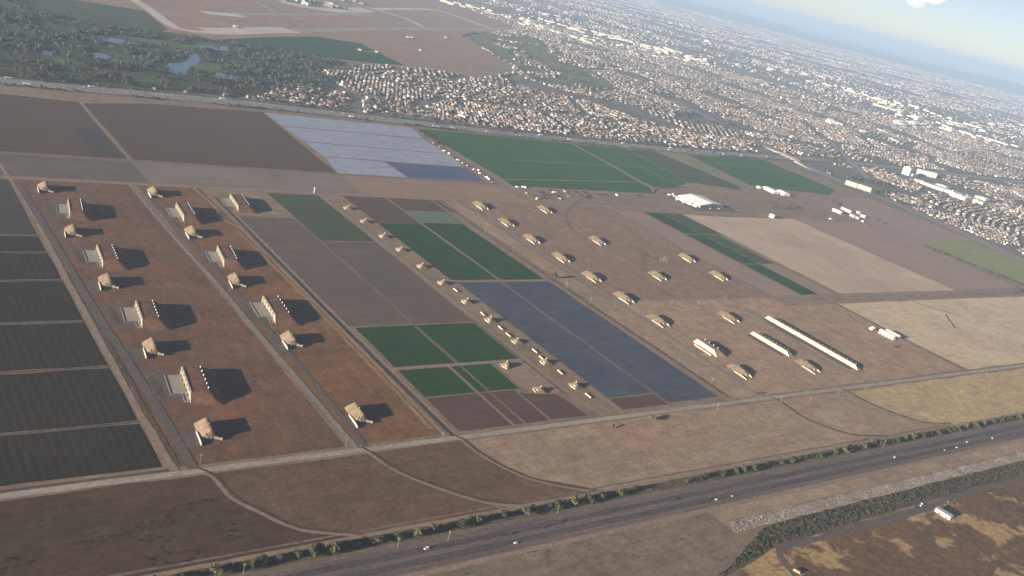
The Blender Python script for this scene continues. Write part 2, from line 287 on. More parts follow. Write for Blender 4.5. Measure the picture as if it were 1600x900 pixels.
def road(name, pts, width, mat, z=0.24, label=None, jag=0.35, step=12.0, off=0.0, parent=None):
    RZ[0] += 1; z += 0.0016 * (RZ[0] % 40)
    v, f, ln = ribbon_geo(pts, width, z, jag, step, off)
    o = link(name, mesh(name, v, f), mat, parent)
    return tag(o, label, None, None, None if parent else 'structure')
def mass(name, V, tmpl, mats, mi):
    """many copies of one template as one mesh. V: (n, k, 3) vertices; tmpl: faces of the template; mi: (n, faces) material indices"""
    n, k, _ = V.shape
    lt = np.array([len(q) for q in tmpl]); flat = np.concatenate([np.array(q) for q in tmpl])
    loops = (flat[None, :] + (np.arange(n) * k)[:, None]).ravel().astype(np.int32)
    starts = np.concatenate([[0], np.cumsum(np.tile(lt, n))[:-1]]).astype(np.int32)
    me = D.meshes.new(name)
    me.vertices.add(n * k); me.vertices.foreach_set('co', V.astype(np.float32).ravel())
    me.loops.add(len(loops)); me.loops.foreach_set('vertex_index', loops)
    me.polygons.add(len(starts)); me.polygons.foreach_set('loop_start', starts)
    for mt in mats: me.materials.append(MATS[mt])
    me.polygons.foreach_set('material_index', mi.astype(np.int32).ravel())
    me.update(calc_edges=True); me.validate()
    return me

# ------------------------------------------------------------------ the setting: ground, fields, roads, water
def lines_(lo, hi, step, far):
    a = list(np.arange(lo, hi + 1, step)); s = step
    while a[-1] < far: s *= 1.6; a.append(a[-1] + s)
    s = step
    while a[0] > -far: s *= 1.6; a.insert(0, a[0] - s)
    return a
gx = lines_(-1010, 8790, 300, 60000); gy = lines_(-505, 8795, 300, 60000)
V = [(x, y, 0.0) for y in gy for x in gx]; F = []; MI = []
for j in range(len(gy) - 1):
    for i in range(len(gx) - 1):
        n = j * len(gx) + i; F.append((n, n + 1, n + len(gx) + 1, n + len(gx)))
        cx, cy = (gx[i] + gx[i + 1]) / 2, (gy[j] + gy[j + 1]) / 2
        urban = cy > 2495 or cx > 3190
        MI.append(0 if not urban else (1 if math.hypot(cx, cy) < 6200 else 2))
tag(link('ground', mesh('ground', V, F, MI), ('ground', 'residential_ground', 'city_ground')), 'dry brown plain running out to the hazy city', None, None, 'structure')

# far hills, a low ridge beyond the city
hv, hf = [], []
for r_i, (rad, hh) in enumerate(((30000, 0), (33000, 60), (37000, 130), (42000, 180), (50000, 0))):
    for k in range(61):
        a = math.radians(-20 + k * 2.4)
        z = hh * (0.55 + 0.25 * math.sin(k * 0.9 + r_i) + 0.2 * math.sin(k * 2.3 + r_i * 2) + rnd.uniform(-0.12, 0.12))
        hv.append((rad * math.cos(a), rad * math.sin(a), max(z, 0) if hh else -5.0))
hf = [(r * 61 + k, r * 61 + k + 1, (r + 1) * 61 + k + 1, (r + 1) * 61 + k) for r in range(4) for k in range(60)]
tag(link('hills', mesh('hills', hv, hf, None, True), 'hill_scrub'), 'faint low hills on the horizon behind the city haze', None, None, 'structure')

# -- paddocks and verges south of the base road
sheet('pasture', [(-300, 655), (425, 655), (380, 680), (352, 715), (336, 750), (330, 788), (-300, 790)], 'pasture_dark', 0.08, 'dark scrubby paddock in the lower left corner', jag=2)
sheet('pasture', [(428, 655), (600, 655), (585, 672), (549, 711), (522, 750), (510, 788), (333, 788), (338, 750), (354, 716), (382, 682)], 'pasture_mid', 0.08, 'brown paddock between the first and second curved ditches', jag=2)
sheet('pasture', [(602, 655), (740, 655), (700, 675), (668, 697), (641, 748), (632, 788), (513, 788), (524, 750), (551, 713), (588, 674)], 'pasture_mid', 0.08, 'brown paddock between the second and third curved ditches', jag=2)
sheet('pasture', [(742, 655), (1330, 655), (1255, 673), (1216, 728), (1214, 786), (634, 788), (643, 748), (670, 699)], 'pasture', 0.08, 'wide tan paddock with faint green patches below the straight base road', jag=2)
sheet('pasture', [(1333, 655), (1515, 655), (1448, 673), (1408, 733), (1396, 784), (1218, 786), (1219, 728), (1258, 675)], 'pasture', 0.08, 'tan paddock between two curved ditches at the right', jag=2)
sheet('pasture', [(1518, 650), (3200, 650), (3200, 786), (1400, 785), (1411, 733), (1450, 675)], 'yellow_grass', 0.08, 'yellow dry grass along the straight base road at the right', jag=3)
sheet('pasture', [(-300, 380), (800, 430), (862, 500), (846, 545), (846, 588), (-300, 588)], 'verge_pasture', 0.08, 'brown roadside paddock south of the tree lined highway', jag=2)
sheet('pasture', [(849, 559), (3200, 559), (3200, 584), (849, 588)], 'pasture', 0.08, 'tan strip of verge between highway and pale rocky bank', jag=1.5)
sheet('marsh', [(560, 250), (3200, 250), (3200, 507), (1332, 514), (1112, 507), (905, 510), (800, 490), (720, 440)], 'marsh', 0.10, 'red brown salt marsh with bare tan patches in the lower right corner', jag=3)
sheet('marsh_bank', [(752, 480), (874, 505), (1140, 511), (3200, 511), (3200, 540), (1040, 541), (900, 540), (850, 520)], 'marsh_bank', 0.12, 'dark green scrub strip along the channel', jag=2)

# -- left hand ploughed fields, separated by pale tracks
for k, (y0, y1, mt) in enumerate(((812, 893, 'left_crop'), (903, 1019, 'left_crop'), (1030, 1142, 'left_crop'), (1152, 1271, 'left_crop'), (1281, 1371, 'left_soil'), (1381, 1437, 'left_soil'), (1447, 1698, 'left_brown'))):
    rect('ploughed_field', -300, 290, y0 - 1.8, y1 + 1.8, mt, 0.12, ['dark ploughed field nearest the paddock', 'dark ploughed field second up from the paddock', 'dark ploughed field third up from the paddock', 'dark ploughed field fourth up from the paddock', 'dark brown field fifth up from the paddock', 'narrow dark brown field below the wide brown one', 'wide brown field at the top of the left hand row'][k])
for y0, y1 in ((794.5, 811), (893.5, 902.5), (1019.5, 1029.5), (1142.5, 1151.5), (1271.5, 1280.5), (1371.5, 1380.5), (1437.5, 1446.5)):
    road('field_track', [(-300, (y0 + y1) / 2), (294, (y0 + y1) / 2)], 3.4, 'track_dark', 0.18)
# -- brown fields below the freeway
rect('ploughed_field', -300, 524, 1722, 1848, 'headland_dark', 0.12, 'dark end of the long bare strip above the magazine rows')
rect('ploughed_field', 524.5, 966, 1722, 1848, 'headland_mid', 0.12, 'middle of the long bare strip above the magazine rows')
rect('ploughed_field', 966.5, 1400, 1722, 1848, 'headland_field', 0.12, 'pale end of the long bare strip below the plastic sheeting')
sheet('ploughed_field', [(-300, 1860), (524, 1864), (522, 2080), (524, 2290), (-300, 2340)], 'brown_field', 0.12, 'brown ploughed field with a small dark square at its corner', jag=1)
sheet('ploughed_field', [(533, 1864), (966, 1862), (990, 2375), (700, 2345), (533, 2285)], 'brown_field', 0.12, 'large brown ploughed field beside the pale plastic sheeting', jag=1)
rect('dark_field_patch', 464, 514, 1868, 2066, 'dark_field_patch', 0.18, 'small dark square of ploughed soil')
road('field_track', [(527, 1855), (527, 2285)], 4.5, 'dirt_track', 0.18)
road('field_track', [(-300, 1854), (1400, 1856)], 7, 'dirt_track_dim', 0.18)
road('field_track', [(285, 1712), (900, 1712), (1440, 1715), (1700, 1722), (2100, 1712)], 10, 'dirt_track', 0.18, jag=0.8)
# -- plastic film fields
for y0, y1, xr0, xr1, lab in ((2252, 2372, 1412, 1438, 'pale blue plastic sheeted field, band nearest the freeway'), (2114, 2244, 1404, 1412, 'pale blue plastic sheeted field, second band from the freeway'), (1991, 2106, 1388, 1404, 'pale blue plastic sheeted field, third band from the freeway')):
    sheet('plastic_sheeted_field', [(993, y0), (xr0, y0), (xr1, y1), (993, y1)], 'film_pale', 0.12, lab, jag=1)
sheet('plastic_sheeted_field', [(971, 1862), (1149, 1864), (1149, 1984), (992, 1984)], 'film_pale', 0.12, 'pale blue plastic sheeted block beside the deep blue one', jag=1)
sheet('plastic_sheeted_field', [(1152, 1864), (1372, 1872), (1386, 1984), (1152, 1984)], 'film_deep', 0.12, 'deep blue plastic sheeted field at the end of the pale one', jag=1)
# -- green fields below the freeway
sheet('green_crop_field', [(1458, 2366), (2050, 2390), (2012, 2120), (1990, 1975), (1452, 1908)], 'crop_far', 0.12, 'large green crop field beside the pale plastic sheeting', jag=1)
sheet('green_crop_field', [(1450, 1901), (1988, 1968), (1984, 1915), (1945, 1862), (1442, 1848)], 'crop_far', 0.12, 'narrow green crop strip along the yard of stored equipment', jag=1)
sheet('green_crop_field', [(2062, 2390), (2300, 2396), (2240, 2010), (2100, 1932), (2022, 1930), (2004, 1985), (2024, 2120)], 'crop_far', 0.12, 'green crop field between two diagonal tracks below the freeway', jag=1)
sheet('green_crop_field', [(2306, 2398), (2440, 2396), (2480, 2010), (2440, 1968), (2246, 2012)], 'crop_thin', 0.12, 'thin green crop field fading into olive', jag=2)
sheet('green_crop_field', [(2444, 2396), (2598, 2396), (2545, 2030), (2484, 2012)], 'crop_olive', 0.12, 'olive fallow wedge between the green fields', jag=2)
sheet('green_crop_field', [(2614, 2396), (3092, 2425), (3075, 2060), (2940, 1985), (2560, 2030)], 'crop_far', 0.12, 'green crop field at the far right below the freeway bend', jag=1)
for a in ([(1616,2101),(2182,2146)], [(2177,2295),(2601,2274)], [(2124,2160),(2559,2096)], [(2619,2308),(3103,2283)]): road('field_track', a, 4.0, 'crop_olive', 0.18)
road('field_track', [(2049,2391),(2035,2168),(1991,1904)], 6, 'dirt_track', 0.18)
road('field_track', [(2185,2362),(2167,2130),(2150,1964)], 3.5, 'crop_olive', 0.18)
road('farm_track', [(1450, 2375), (1428, 2200), (1440, 1990), (1436, 1850), (1440, 1715)], 13, 'dirt_track', 0.22, jag=1.0)
road('farm_ditch', [(1917,1871),(1943,1858),(2002,1905),(2053,1926),(2178,1950)], 6, 'ditch_bed', 0.22)
road('farm_track', [(1939,1840),(2013,1892),(2156,1927),(2358,1927),(2432,1945),(2535,2008),(2624,2035),(2702,2000),(2780,1937)], 9, 'dirt_track', 0.2, jag=1.0)
road('farm_track', [(1440, 1840), (1700, 1838), (1950, 1850)], 10, 'dirt_track', 0.2, jag=1.0)
# -- magazine lawns
rect('lawn', 302, 488, 806, 1704, 'red_lawn', 0.05, 'reddish dry lawn around the first line of magazines', jag=1.0)
rect('lawn', 498, 613, 806, 1704, 'orange_lawn', 0.05, 'orange brown dry lawn around the second line of magazines', jag=1.0)
rect('lawn', 1136, 1640, 1159, 1696, 'rose_lawn', 0.05, 'rosy brown dry lawn around the farther eastern magazines', jag=2.0)
rect('lawn', 1136, 1644, 806, 1157, 'rose_lawn_pale', 0.055, 'paler rosy dry lawn around the long white magazines', jag=2.0)
sheet('pasture', [(1136, 806), (1183, 806), (1183, 1700), (1148, 1700)], 'pasture', 0.09, 'tan strip between the ditch and the eastern magazines', jag=2)
rect('lawn', 1645, 1805, 806, 1116, 'rose_lawn_pale', 0.09, 'rosy brown grass below the two white sheds', jag=2.0)
rect('pasture', 1815, 3150, 806, 1116, 'pasture_pale', 0.09, 'wide tan pasture at the right below the cross road', jag=2.0)
# -- central crop blocks between the ditch and the small mounds
for x0, x1, y0, y1, mt, lab in ((741, 848, 1442, 1697, 'crop_thin', 'green block at the top of the central crop strip'), (632, 736, 1102, 1552, 'grey_field', 'long grey brown block along the dark ditch'),
        (743, 848, 1102, 1438, 'grey_field', 'grey brown block in the middle of the central strip'), (640, 736, 975, 1097, 'crop_green', 'dark green block beside the ditch above the cross track'),
        (743, 846, 975, 1097, 'crop_green', 'dark green block beside the small mounds above the cross track'), (640, 718, 893, 966, 'crop_green', 'dark green block beside the ditch below the cross track'),
        (724, 790, 893, 966, 'crop_green', 'small dark green block below the cross track'), (640, 718, 808, 890, 'plum_field', 'brown block beside the ditch at the base road'),
        (724, 778, 808, 890, 'plum_field', 'brown block in the corner of the base road')):
    rect('crop_block', x0, x1, y0, y1, mt, 0.12, lab, jag=1.1)
sheet('crop_block', [(784, 810), (846, 808), (838, 868), (800, 876), (782, 880)], 'plum_field', 0.12, 'small plum brown corner block beside the small mounds', jag=0.6)
road('field_track', [(739.5, 808), (739.5, 1552)], 4.2, 'dirt_track_dim', 0.18)
road('field_track', [(632, 970.5), (850, 970.5)], 6, 'dirt_track', 0.19)
road('field_track', [(721, 806), (721, 968)], 4, 'dirt_track', 0.18)
road('field_track', [(632, 1556), (740, 1560)], 4, 'dirt_track_dim', 0.18)
# -- crop blocks and film east of the small mounds
for x0, x1, y0, y1, mt, lab in ((905, 1003, 1546, 1702, 'plum_field', 'plum brown block above the bright green block'), (905, 1003, 1264, 1543, 'crop_green', 'long dark green block nearest the small mounds'),
        (1010, 1136, 1624, 1702, 'plum_field', 'plum brown block at the top beside the eastern ditch'), (1010, 1122, 1556, 1621, 'crop_pale', 'pale green block between brown and dark green'),
        (1010, 1108, 1264, 1553, 'crop_green', 'long dark green block beside the eastern ditch'), (912, 1000, 845, 1253, 'film_blue', 'slate blue plastic covered field nearest the small mounds'),
        (1007, 1112, 816, 1253, 'film_blue', 'slate blue plastic covered field beside the eastern ditch'), (912, 1000, 812, 842, 'plum_field', 'brown end of the slate blue field at the base road')):
    rect('crop_block', x0, x1, y0, y1, mt, 0.12, lab, jag=1.1)
road('field_track', [(1006, 1262), (1006, 1704)], 4.5, 'dirt_track', 0.18)
road('field_track', [(1003.5, 806), (1003.5, 1256)], 6, 'dirt_track_dim', 0.18)
road('field_track', [(880, 1259), (1120, 1259)], 8, 'dirt_track', 0.19)
# -- eastern strips and bare fields
for x0, x1, y0, y1, mt, lab in ((1650, 1742, 1164, 1690, 'plain_field', 'bare brown strip left of the long green strip'), (1752, 1812, 1166, 1338, 'crop_green', 'dark green strip, lowest third'), (1752, 1812, 1343, 1530, 'crop_green', 'dark green strip, middle third'),
        (1752, 1812, 1535, 1688, 'crop_green', 'dark green strip, top third near the warehouse'), (1815, 1872, 1343, 1530, 'crop_thin', 'thin green strip beside the dark green one, middle'), (1815, 1890, 1535, 1688, 'crop_thin', 'thin green strip beside the dark green one, top'),
        (1815, 1872, 1166, 1338, 'plain_field', 'bare purple brown strip at the foot of the thin green strip')):
    rect('crop_strip', x0, x1, y0, y1, mt, 0.12, lab, jag=0.8)
sheet('ploughed_field', [(1895, 1166), (2400, 1166), (2380, 1690), (2000, 1680), (1895, 1690)], 'pale_field', 0.12, 'pale bare field east of the green strips', jag=2)
sheet('ploughed_field', [(2404, 1166), (2735, 1172), (2752, 1480), (2700, 1690), (2384, 1690)], 'plain_field', 0.12, 'purple brown bare field right of the pale one', jag=2)
sheet('ploughed_field', [(2757, 1490), (3160, 1560), (3160, 1980), (2960, 1960), (2704, 1700)], 'plain_field', 0.12, 'bare field beside the suburb edge at the right', jag=2)
sheet('grass_field', [(2775, 1172), (3140, 1172), (3150, 1400), (3080, 1560), (2830, 1550), (2778, 1400)], 'grass_bright', 0.13, 'yellow green grass field in front of the suburb at the right', jag=4)
sheet('rubble_pad', [(2066,1109),(2123,1110),(2150,1050),(2137,1037),(2062,971),(2002,1005),(1997,1043)], 'pasture_pale', 0.13, 'bare diamond shaped pad of pale earth', jag=2)
road('farm_track', [(2130,1038),(2059,971)], 4, 'ditch_bed', 0.18)
road('farm_track', [(2111,1116),(2133,1069),(2174,1026)], 4, 'ditch_bed', 0.18)
road('field_track', [(1742, 1340.5), (1900, 1340.5)], 3.5, 'dirt_track', 0.18); road('field_track', [(1742, 1532.5), (1900, 1532.5)], 3.5, 'dirt_track', 0.18)
# -- roads on the site
road('base_road', [(-300, 795), (500, 795), (1500, 795), (3180, 792)], 8.5, 'pale_road', 0.26, 'long straight pale base road below the magazines')
road('dirt_road', [(291, 1790), (292, 1735), (301, 1577), (297, 1351), (297, 1113), (296, 959), (298, 838), (300, 800)], 7.5, 'dirt_track', 0.22, 'dirt road along the edge of the dark left fields', jag=0.8)
road('weed_strip', [(305, 1600), (304, 1200), (305, 812)], 5, 'weeds', 0.2, jag=1.2)
road('asphalt_road', [(302, 1690), (306, 1480), (309, 1200), (314, 1034), (317, 913), (317, 797)], 11, 'old_asphalt', 0.24, 'grey asphalt road serving the first line of magazines')
road('asphalt_road', [(486, 1708), (489, 1434), (495, 1250), (495, 1101), (497, 951), (498, 797)], 7.0, 'grey_road', 0.24, 'pale road between the first and second lines of magazines')
road('asphalt_road', [(500, 1660), (508, 1500), (513, 1300), (514, 1000), (511, 820), (509, 797)], 6.5, 'old_asphalt', 0.22, 'grey service road in front of the second line of magazines')
road('asphalt_road', [(600, 1708), (606, 1600), (597, 1545), (612, 1500), (617, 1400), (617, 800)], 5.5, 'dirt_track', 0.22, 'track on the near side of the dark ditch', jag=0.6)
road('ochre_strip', [(606, 1480), (610, 1200), (608, 820)], 6, 'ochre_strip', 0.2, jag=1.5)
road('ditch', [(625.5, 1640), (624.5, 1450), (624, 1200), (624.5, 900), (626, 797)], 4.2, 'ditch', 0.22, 'dark drainage ditch running down to the base road')
road('asphalt_road', [(632, 1560), (631, 1200), (632, 800)], 4.5, 'dirt_track', 0.2, 'track on the far side of the dark ditch', jag=0.6)
road('asphalt_road', [(856, 1708), (856, 1240), (857, 960), (862, 850), (873, 797)], 8.5, 'dirt_track', 0.24, 'pale road along the row of small mounds', jag=0.5)
road('ditch', [(849.5, 1110), (850, 980), (851, 870)], 1.8, 'ditch_bed', 0.22)
road('field_track', [(899, 1702), (900, 1260), (903, 1000), (906, 806)], 5, 'dirt_track', 0.2, jag=0.8)
road('field_track', [(1120, 1704), (1119, 1240), (1122, 810)], 5.5, 'dirt_track', 0.2, jag=0.8)
road('ditch', [(1145, 1704), (1131, 1500), (1128, 1240), (1129, 1000), (1131, 806)], 3.2, 'ditch_bed', 0.22, 'brown drainage ditch beside the slate blue field', jag=0.7)
road('asphalt_road', [(1239,1729),(1201,1504),(1201,1323),(1199,1221),(1197,991),(1196,807)], 9.0, 'grey_road', 0.24, 'pale road in front of the long row of eastern magazines')
road('asphalt_road', [(1196, 1161), (1700, 1157), (2560, 1156), (3150, 1160)], 7.5, 'grey_road', 0.23, 'pale cross road through the eastern magazines')
road('farm_track', [(1640, 1126), (2000, 1122), (2560, 1124)], 5, 'dirt_track', 0.2, jag=0.8)
road('asphalt_road', [(1371,1701),(1386,1575),(1391,1481),(1388,1352),(1386,1259),(1376,1165)], 5, 'dirt_track', 0.22, 'track past the second eastern row of magazines', jag=0.6)
road('asphalt_road', [(1611,1771),(1495,1681),(1441,1621),(1399,1555),(1383,1499),(1387,1476)], 5, 'dirt_track_dim', 0.22, 'curved track linking the magazine rows', jag=0.6)
road('asphalt_road', [(1575,1701),(1571,1573),(1563,1439),(1560,1331),(1563,1217)], 4.5, 'dirt_track_dim', 0.22, 'dark track past the third eastern row', jag=0.8)
road('asphalt_road', [(1635,1696),(1617,1441),(1638,1211)], 4, 'dirt_track', 0.22, 'thin track beside the bare strip', jag=0.6)
road('asphalt_road', [(1380,1215),(1385,1119),(1382,1066),(1402,1002),(1411,933),(1409,841),(1402,802)], 5, 'dirt_track', 0.22, 'track serving the long white fronted magazines', jag=0.6)
road('asphalt_road', [(1502,1112),(1498,1079),(1491,1039),(1484,974),(1473,890),(1486,833),(1484,798)], 9, 'grey_road', 0.22, 'road in front of the longest white magazine', jag=0.6)
road('asphalt_road', [(1812, 1118), (1806, 960), (1818, 798)], 4.5, 'dirt_track_dim', 0.22, 'dark edged track beside the two white sheds', jag=0.8)
road('ditch', [(1816, 1114), (1810, 960), (1822, 800)], 1.8, 'ditch', 0.23)
road('field_track', [(2395, 1162), (2376, 1700)], 4, 'dirt_track_dim', 0.18); road('field_track', [(2745, 1165), (2750, 1480), (2700, 1700)], 6, 'dirt_track', 0.18, jag=1)
road('farm_track', [(1634,1702),(1810,1702),(2134,1709),(2349,1709),(2586,1709)], 6, 'dirt_track', 0.2, jag=1.0)
road('farm_track', [(2720, 1740), (2900, 1680), (3050, 1640), (3160, 1650)], 5, 'dirt_track', 0.2, jag=1.0)
# spurs that curve from the base road to the highway, each with a dark ditch at its side
for pts, lab in (([(320, 800), (333, 782), (337, 747), (356, 714), (381, 680), (430, 657)], 'first'), ([(503, 800), (510, 787), (522, 749), (549, 711), (589, 671), (625, 656)], 'second'),
        ([(626, 800), (633, 790), (641, 748), (669, 697), (725, 659)], 'third'), ([(1212, 798), (1219, 781), (1217, 728), (1255, 675), (1324, 654)], 'fourth'), ([(1393, 798), (1400, 784), (1408, 733), (1448, 675), (1510, 656)], 'fifth')):
    road('curved_track', pts, 4.2, 'dirt_track', 0.21, lab + ' of the curved tracks leaving the base road', jag=0.5, off=-2.2)
    road('ditch', pts, 3.2, 'ditch_bed', 0.29, 'dark ditch beside the ' + lab + ' curved track', jag=0.6, off=2.0)
# aprons in front of the left magazines, with grass islands
for (bx, yS, last) in [(313, 1527, 0), (313, 1329, 0), (313, 1129, 0), (313, 938, 0), (497, 1527, 0), (497, 1329, 0), (497, 1130, 0), (612, 1592, 0)]:
    rect('apron', bx + 9, bx + 40, yS - 4, yS + 66, 'old_asphalt', 0.16, jag=1.2)
    pts = [(bx + 16 + 4.6 * math.cos(a), yS + 30 + 26 * math.sin(a)) for a in [i * math.tau / 20 for i in range(20)]]
    sheet('grass_island', pts, 'weeds', 0.26, jag=0.4, step=60)
for (bx, y) in [(322, 1655), (322, 1455), (322, 1258), (322, 1056), (325, 858), (502, 1655), (502, 1457), (504, 1256), (506, 1057), (512, 857)]:
    sheet('apron', [(bx - 4, y - 24), (bx + 24, y - 16), (bx + 26, y - 2), (bx + 8, y + 8), (bx - 4, y + 22)], 'old_asphalt', 0.15, jag=0.8, step=12)
for y in (1661, 1556, 1456, 1354, 1257, 1158, 1060, 962, 866):
    rect('apron', 1196, 1219, y - 14, y + 20, 'dirt_track', 0.17, jag=2.0)
rect('apron', 1494, 1511, 850, 1062, 'old_asphalt', 0.17, jag=1.5); rect('apron', 1384, 1399, 916, 1003, 'old_asphalt', 0.17, jag=1.5)
# dirt triangle with small mounds by the cross track
sheet('bare_ground', [(795, 894), (846, 872), (852, 880), (850, 966), (798, 962)], 'dirt_track', 0.13, 'bare dirt triangle with two small mounds', jag=1.5, step=12)

# -- tree lined highway at the bottom
road('highway', [(-300, 610), (3200, 607)], 38, 'asphalt', 0.22, 'four lane highway running beneath the row of trees', jag=0.5, step=30)
hw = D.objects['highway']
for y, wd in ((617.5, 8.0), (602.5, 8.0)): road('worn_lane', [(-300, y + 0.4), (3200, y - 2.6)], wd, 'worn_lane', 0.27, parent=hw, step=18, jag=0.9)
for y, wd in ((628.5, 0.16), (591.5, 0.16), (611.8, 0.14), (608.0, 0.14)): road('edge_line', [(-300, y + 0.4), (3200, y - 2.6)], wd, 'marking_white', 0.36, parent=hw, jag=0.0, step=60)
mb = MB()
for y in (617.5, 602.5):
    for k in range(0, 290):
        x = -300 + k * 12.0; yy = y + 0.4 - 3.0 * (x + 300) / 3500
        mb.add([(x, yy - 0.07, 0.4), (x + 3.0, yy - 0.07, 0.4), (x + 3.0, yy + 0.07, 0.4), (x, yy + 0.07, 0.4)], [(0, 1, 2, 3)])
tag(link('lane_dash', mb.mesh('lane_dash'), 'marking_white', hw), kind='stuff')
road('verge', [(-300, 586.5), (3200, 583)], 7, 'dirt_track', 0.15, 'pale gravel shoulder on the near side of the highway', jag=0.8, step=15)
road('verge', [(-300, 632), (3200, 629)], 6, 'dirt_track_dim', 0.15, 'gravel shoulder between highway and tree row', jag=0.8, step=15)
road('dirt_track', [(-300, 654.5), (1000, 652), (3200, 648)], 5, 'dirt_track', 0.2, 'dirt track behind the row of roadside trees', jag=0.6)
road('dirt_track', [(-300, 663), (400, 661), (1000, 659), (1500, 657)], 3, 'dirt_track_dim', 0.2, jag=0.6)
road('tree_strip', [(-300, 643), (1000, 641), (3200, 637)], 16, 'marsh_bank', 0.13, 'dark weedy strip under the roadside trees', jag=1.2)
road('marsh_road', [(852, 440), (860, 464), (866, 482), (874, 496), (890, 502), (908, 503), (975, 499), (1045, 499)], 9, 'old_asphalt', 0.22, 'narrow asphalt road through the salt marsh', jag=0.3)
road('marsh_road', [(1040, 499), (1112, 501), (1160, 501), (1200, 503)], 13, 'old_asphalt', 0.225, 'wide parking part of the marsh road by the shed', jag=0.4)
road('marsh_road', [(1196, 503), (1332, 508), (1454, 505), (1900, 500), (3200, 500)], 9, 'old_asphalt', 0.22, 'marsh road beyond the white shed', jag=0.3)
# pale rocky bank: a real slope down to the channel
bv = []; nb = 160
for i in range(nb + 1):
    x = 848 + i * 15
    for (yy, zz) in ((562, 0.1), (558, 3.2), (554, 3.4), (541, 0.2)):
        bv.append((x, yy + rnd.uniform(-0.8, 0.8), zz * (0.4 + 0.6 * min(1, i / 8)) + (rnd.uniform(-0.35, 0.35) if zz > 1 else 0)))
bf = [(4 * i + j, 4 * i + j + 1, 4 * i + j + 5, 4 * i + j + 4)[::-1] for i in range(nb) for j in range(3)]
tag(link('rocky_bank', mesh('rocky_bank', bv, bf), 'riprap'), 'long pale rocky bank between highway and marsh channel', None, None, 'structure')
rk = MB()
for i in range(2600):
    x = rnd.uniform(852, 3100); t = rnd.random(); y = 554 - 13 * t; z = 3.3 * (1 - t) + 0.1; r = rnd.uniform(0.35, 1.1)
    rk.add([(x - r, y, z - .3), (x, y - r, z - .3), (x + r, y, z - .3), (x, y + r, z - .3), (x + rnd.uniform(-.3, .3), y, z + r * 0.7)], [(0, 1, 4), (1, 2, 4), (2, 3, 4), (3, 0, 4)])
tag(link('riprap_rocks', rk.mesh('riprap_rocks'), 'riprap'), 'loose pale rocks covering the channel bank', 'rocks', None, 'stuff')

# -- freeway
FW = [(-900, 2425), (390, 2428), (668, 2440), (1005, 2456), (1470, 2440), (1836, 2428), (2410, 2436), (2800, 2458), (3250, 2505), (3700, 2560), (4200, 2560), (5400, 2545), (8000, 2500)]
road('freeway_verge', FW, 108, 'freeway_verge', 0.18, 'weedy verge of the freeway', jag=4, step=40)
road('freeway', FW, 62, 'freeway', 0.24, 'wide grey freeway full of traffic below the suburb', jag=0.6, step=40)
fwo = D.objects['freeway']
road('median_barrier', FW, 1.2, 'concrete', 0.75, parent=fwo, jag=0, step=40)
for off in (-28, -1.6, 1.6, 28): road('edge_line', FW, 0.5, 'marking_white', 0.28, parent=fwo, jag=0, step=40, off=off)
road('frontage_road', [(p[0], p[1] - 50) for p in FW[:8]] , 9, 'dirt_track', 0.23, 'dirt frontage road on the near side of the freeway', jag=1.0, step=40)
BC = [(3040, 300), (3120, 900), (3177, 1378), (3225, 1600), (3259, 1784), (3290, 2040), (3302, 2289), (3340, 2470), (3420, 2673), (3560, 3100), (3700, 3600)]
road('avenue', BC, 26, 'freeway', 0.25, 'avenue along the edge of the suburb at the right', jag=0.5, step=30)
road('avenue_verge', BC, 56, 'dirt_track', 0.2, 'pale verge of the avenue at the right', jag=2.5, step=30)
road('diagonal_highway', [(4389,3107),(4007,2701),(3658,2338),(3526,2181)], 30, 'freeway', 0.26, 'diagonal highway running down to the freeway interchange', jag=0.5, step=30)
# interchange bridge with piers
mb = MB(); mb.prism([(-13, 6.2), (13, 6.2), (13, 7.4), (-13, 7.4)], 'y', -70, 70); mb.prism([(-13, 7.4), (-12.4, 7.4), (-12.4, 8.4), (-13, 8.4)], 'y', -70, 70); mb.prism([(12.4, 7.4), (13, 7.4), (13, 8.4), (12.4, 8.4)], 'y', -70, 70)
br = empty('overpass', (3345, 2512, 0.2), math.radians(-18)); tag(br, 'concrete overpass carrying the avenue across the freeway', 'bridge')
link('deck', mb.mesh('deck'), 'concrete', br)
for sy in (-1, 1):
    link('ramp', MB().prism([(sy * 70, 7.4), (sy * 190, 0.0), (sy * 70, 0.0)], 'x', -13, 13).mesh('ramp'), 'concrete_slab', br)
for y in (-36, 0, 36): link('pier', MB().box(-10, 10, y - 1, y + 1, 0, 6.2).mesh('pier'), 'concrete', br)

# -- airfield, golf course, park
GOLF = [(466,3744),(699,3982),(816,3708),(939,3508),(1043,3432),(1196,3410),(1546,3375),(1699,3336),(1561,3178),(1324,2910),(1049,2552),(994,2530),(685,2502),(392,2470),(312,2448)]
AIR = [(699,3982),(1249,4627),(3253,6868),(4482,7212),(4276,5837),(3517,5163),(3137,4805),(2955,4183),(2901,3938),(2723,3697),(2334,3406),(2178,3440),(2012,3420),(1706,3350),(1559,3404),(1205,3438),(1042,3453),(816,3708)]
PARK = [(3161,4857),(3541,5200),(4129,5532),(4145,5354),(3713,4664),(3599,4178),(3652,3924),(3207,3599),(2845,3450),(2766,3594),(2914,3945),(2989,4233)]
sheet('golf_course', GOLF, 'golf_rough', 0.1, 'dark wooded golf course above the freeway', jag=6)
sheet('airfield', AIR, 'airfield_grass', 0.1, 'dry brown airfield crossed by runways', jag=6)
sheet('park', PARK, 'park_grass', 0.1, 'green park with trees between airfield and suburb', jag=34, step=70)
sheet('grass_strip', [(2462,3749),(2626,3775),(2899,3922),(2760,3591),(2617,3545),(2579,3648)], 'crop_olive', 0.16, 'olive grass strip at the lower corner of the airfield', jag=6)
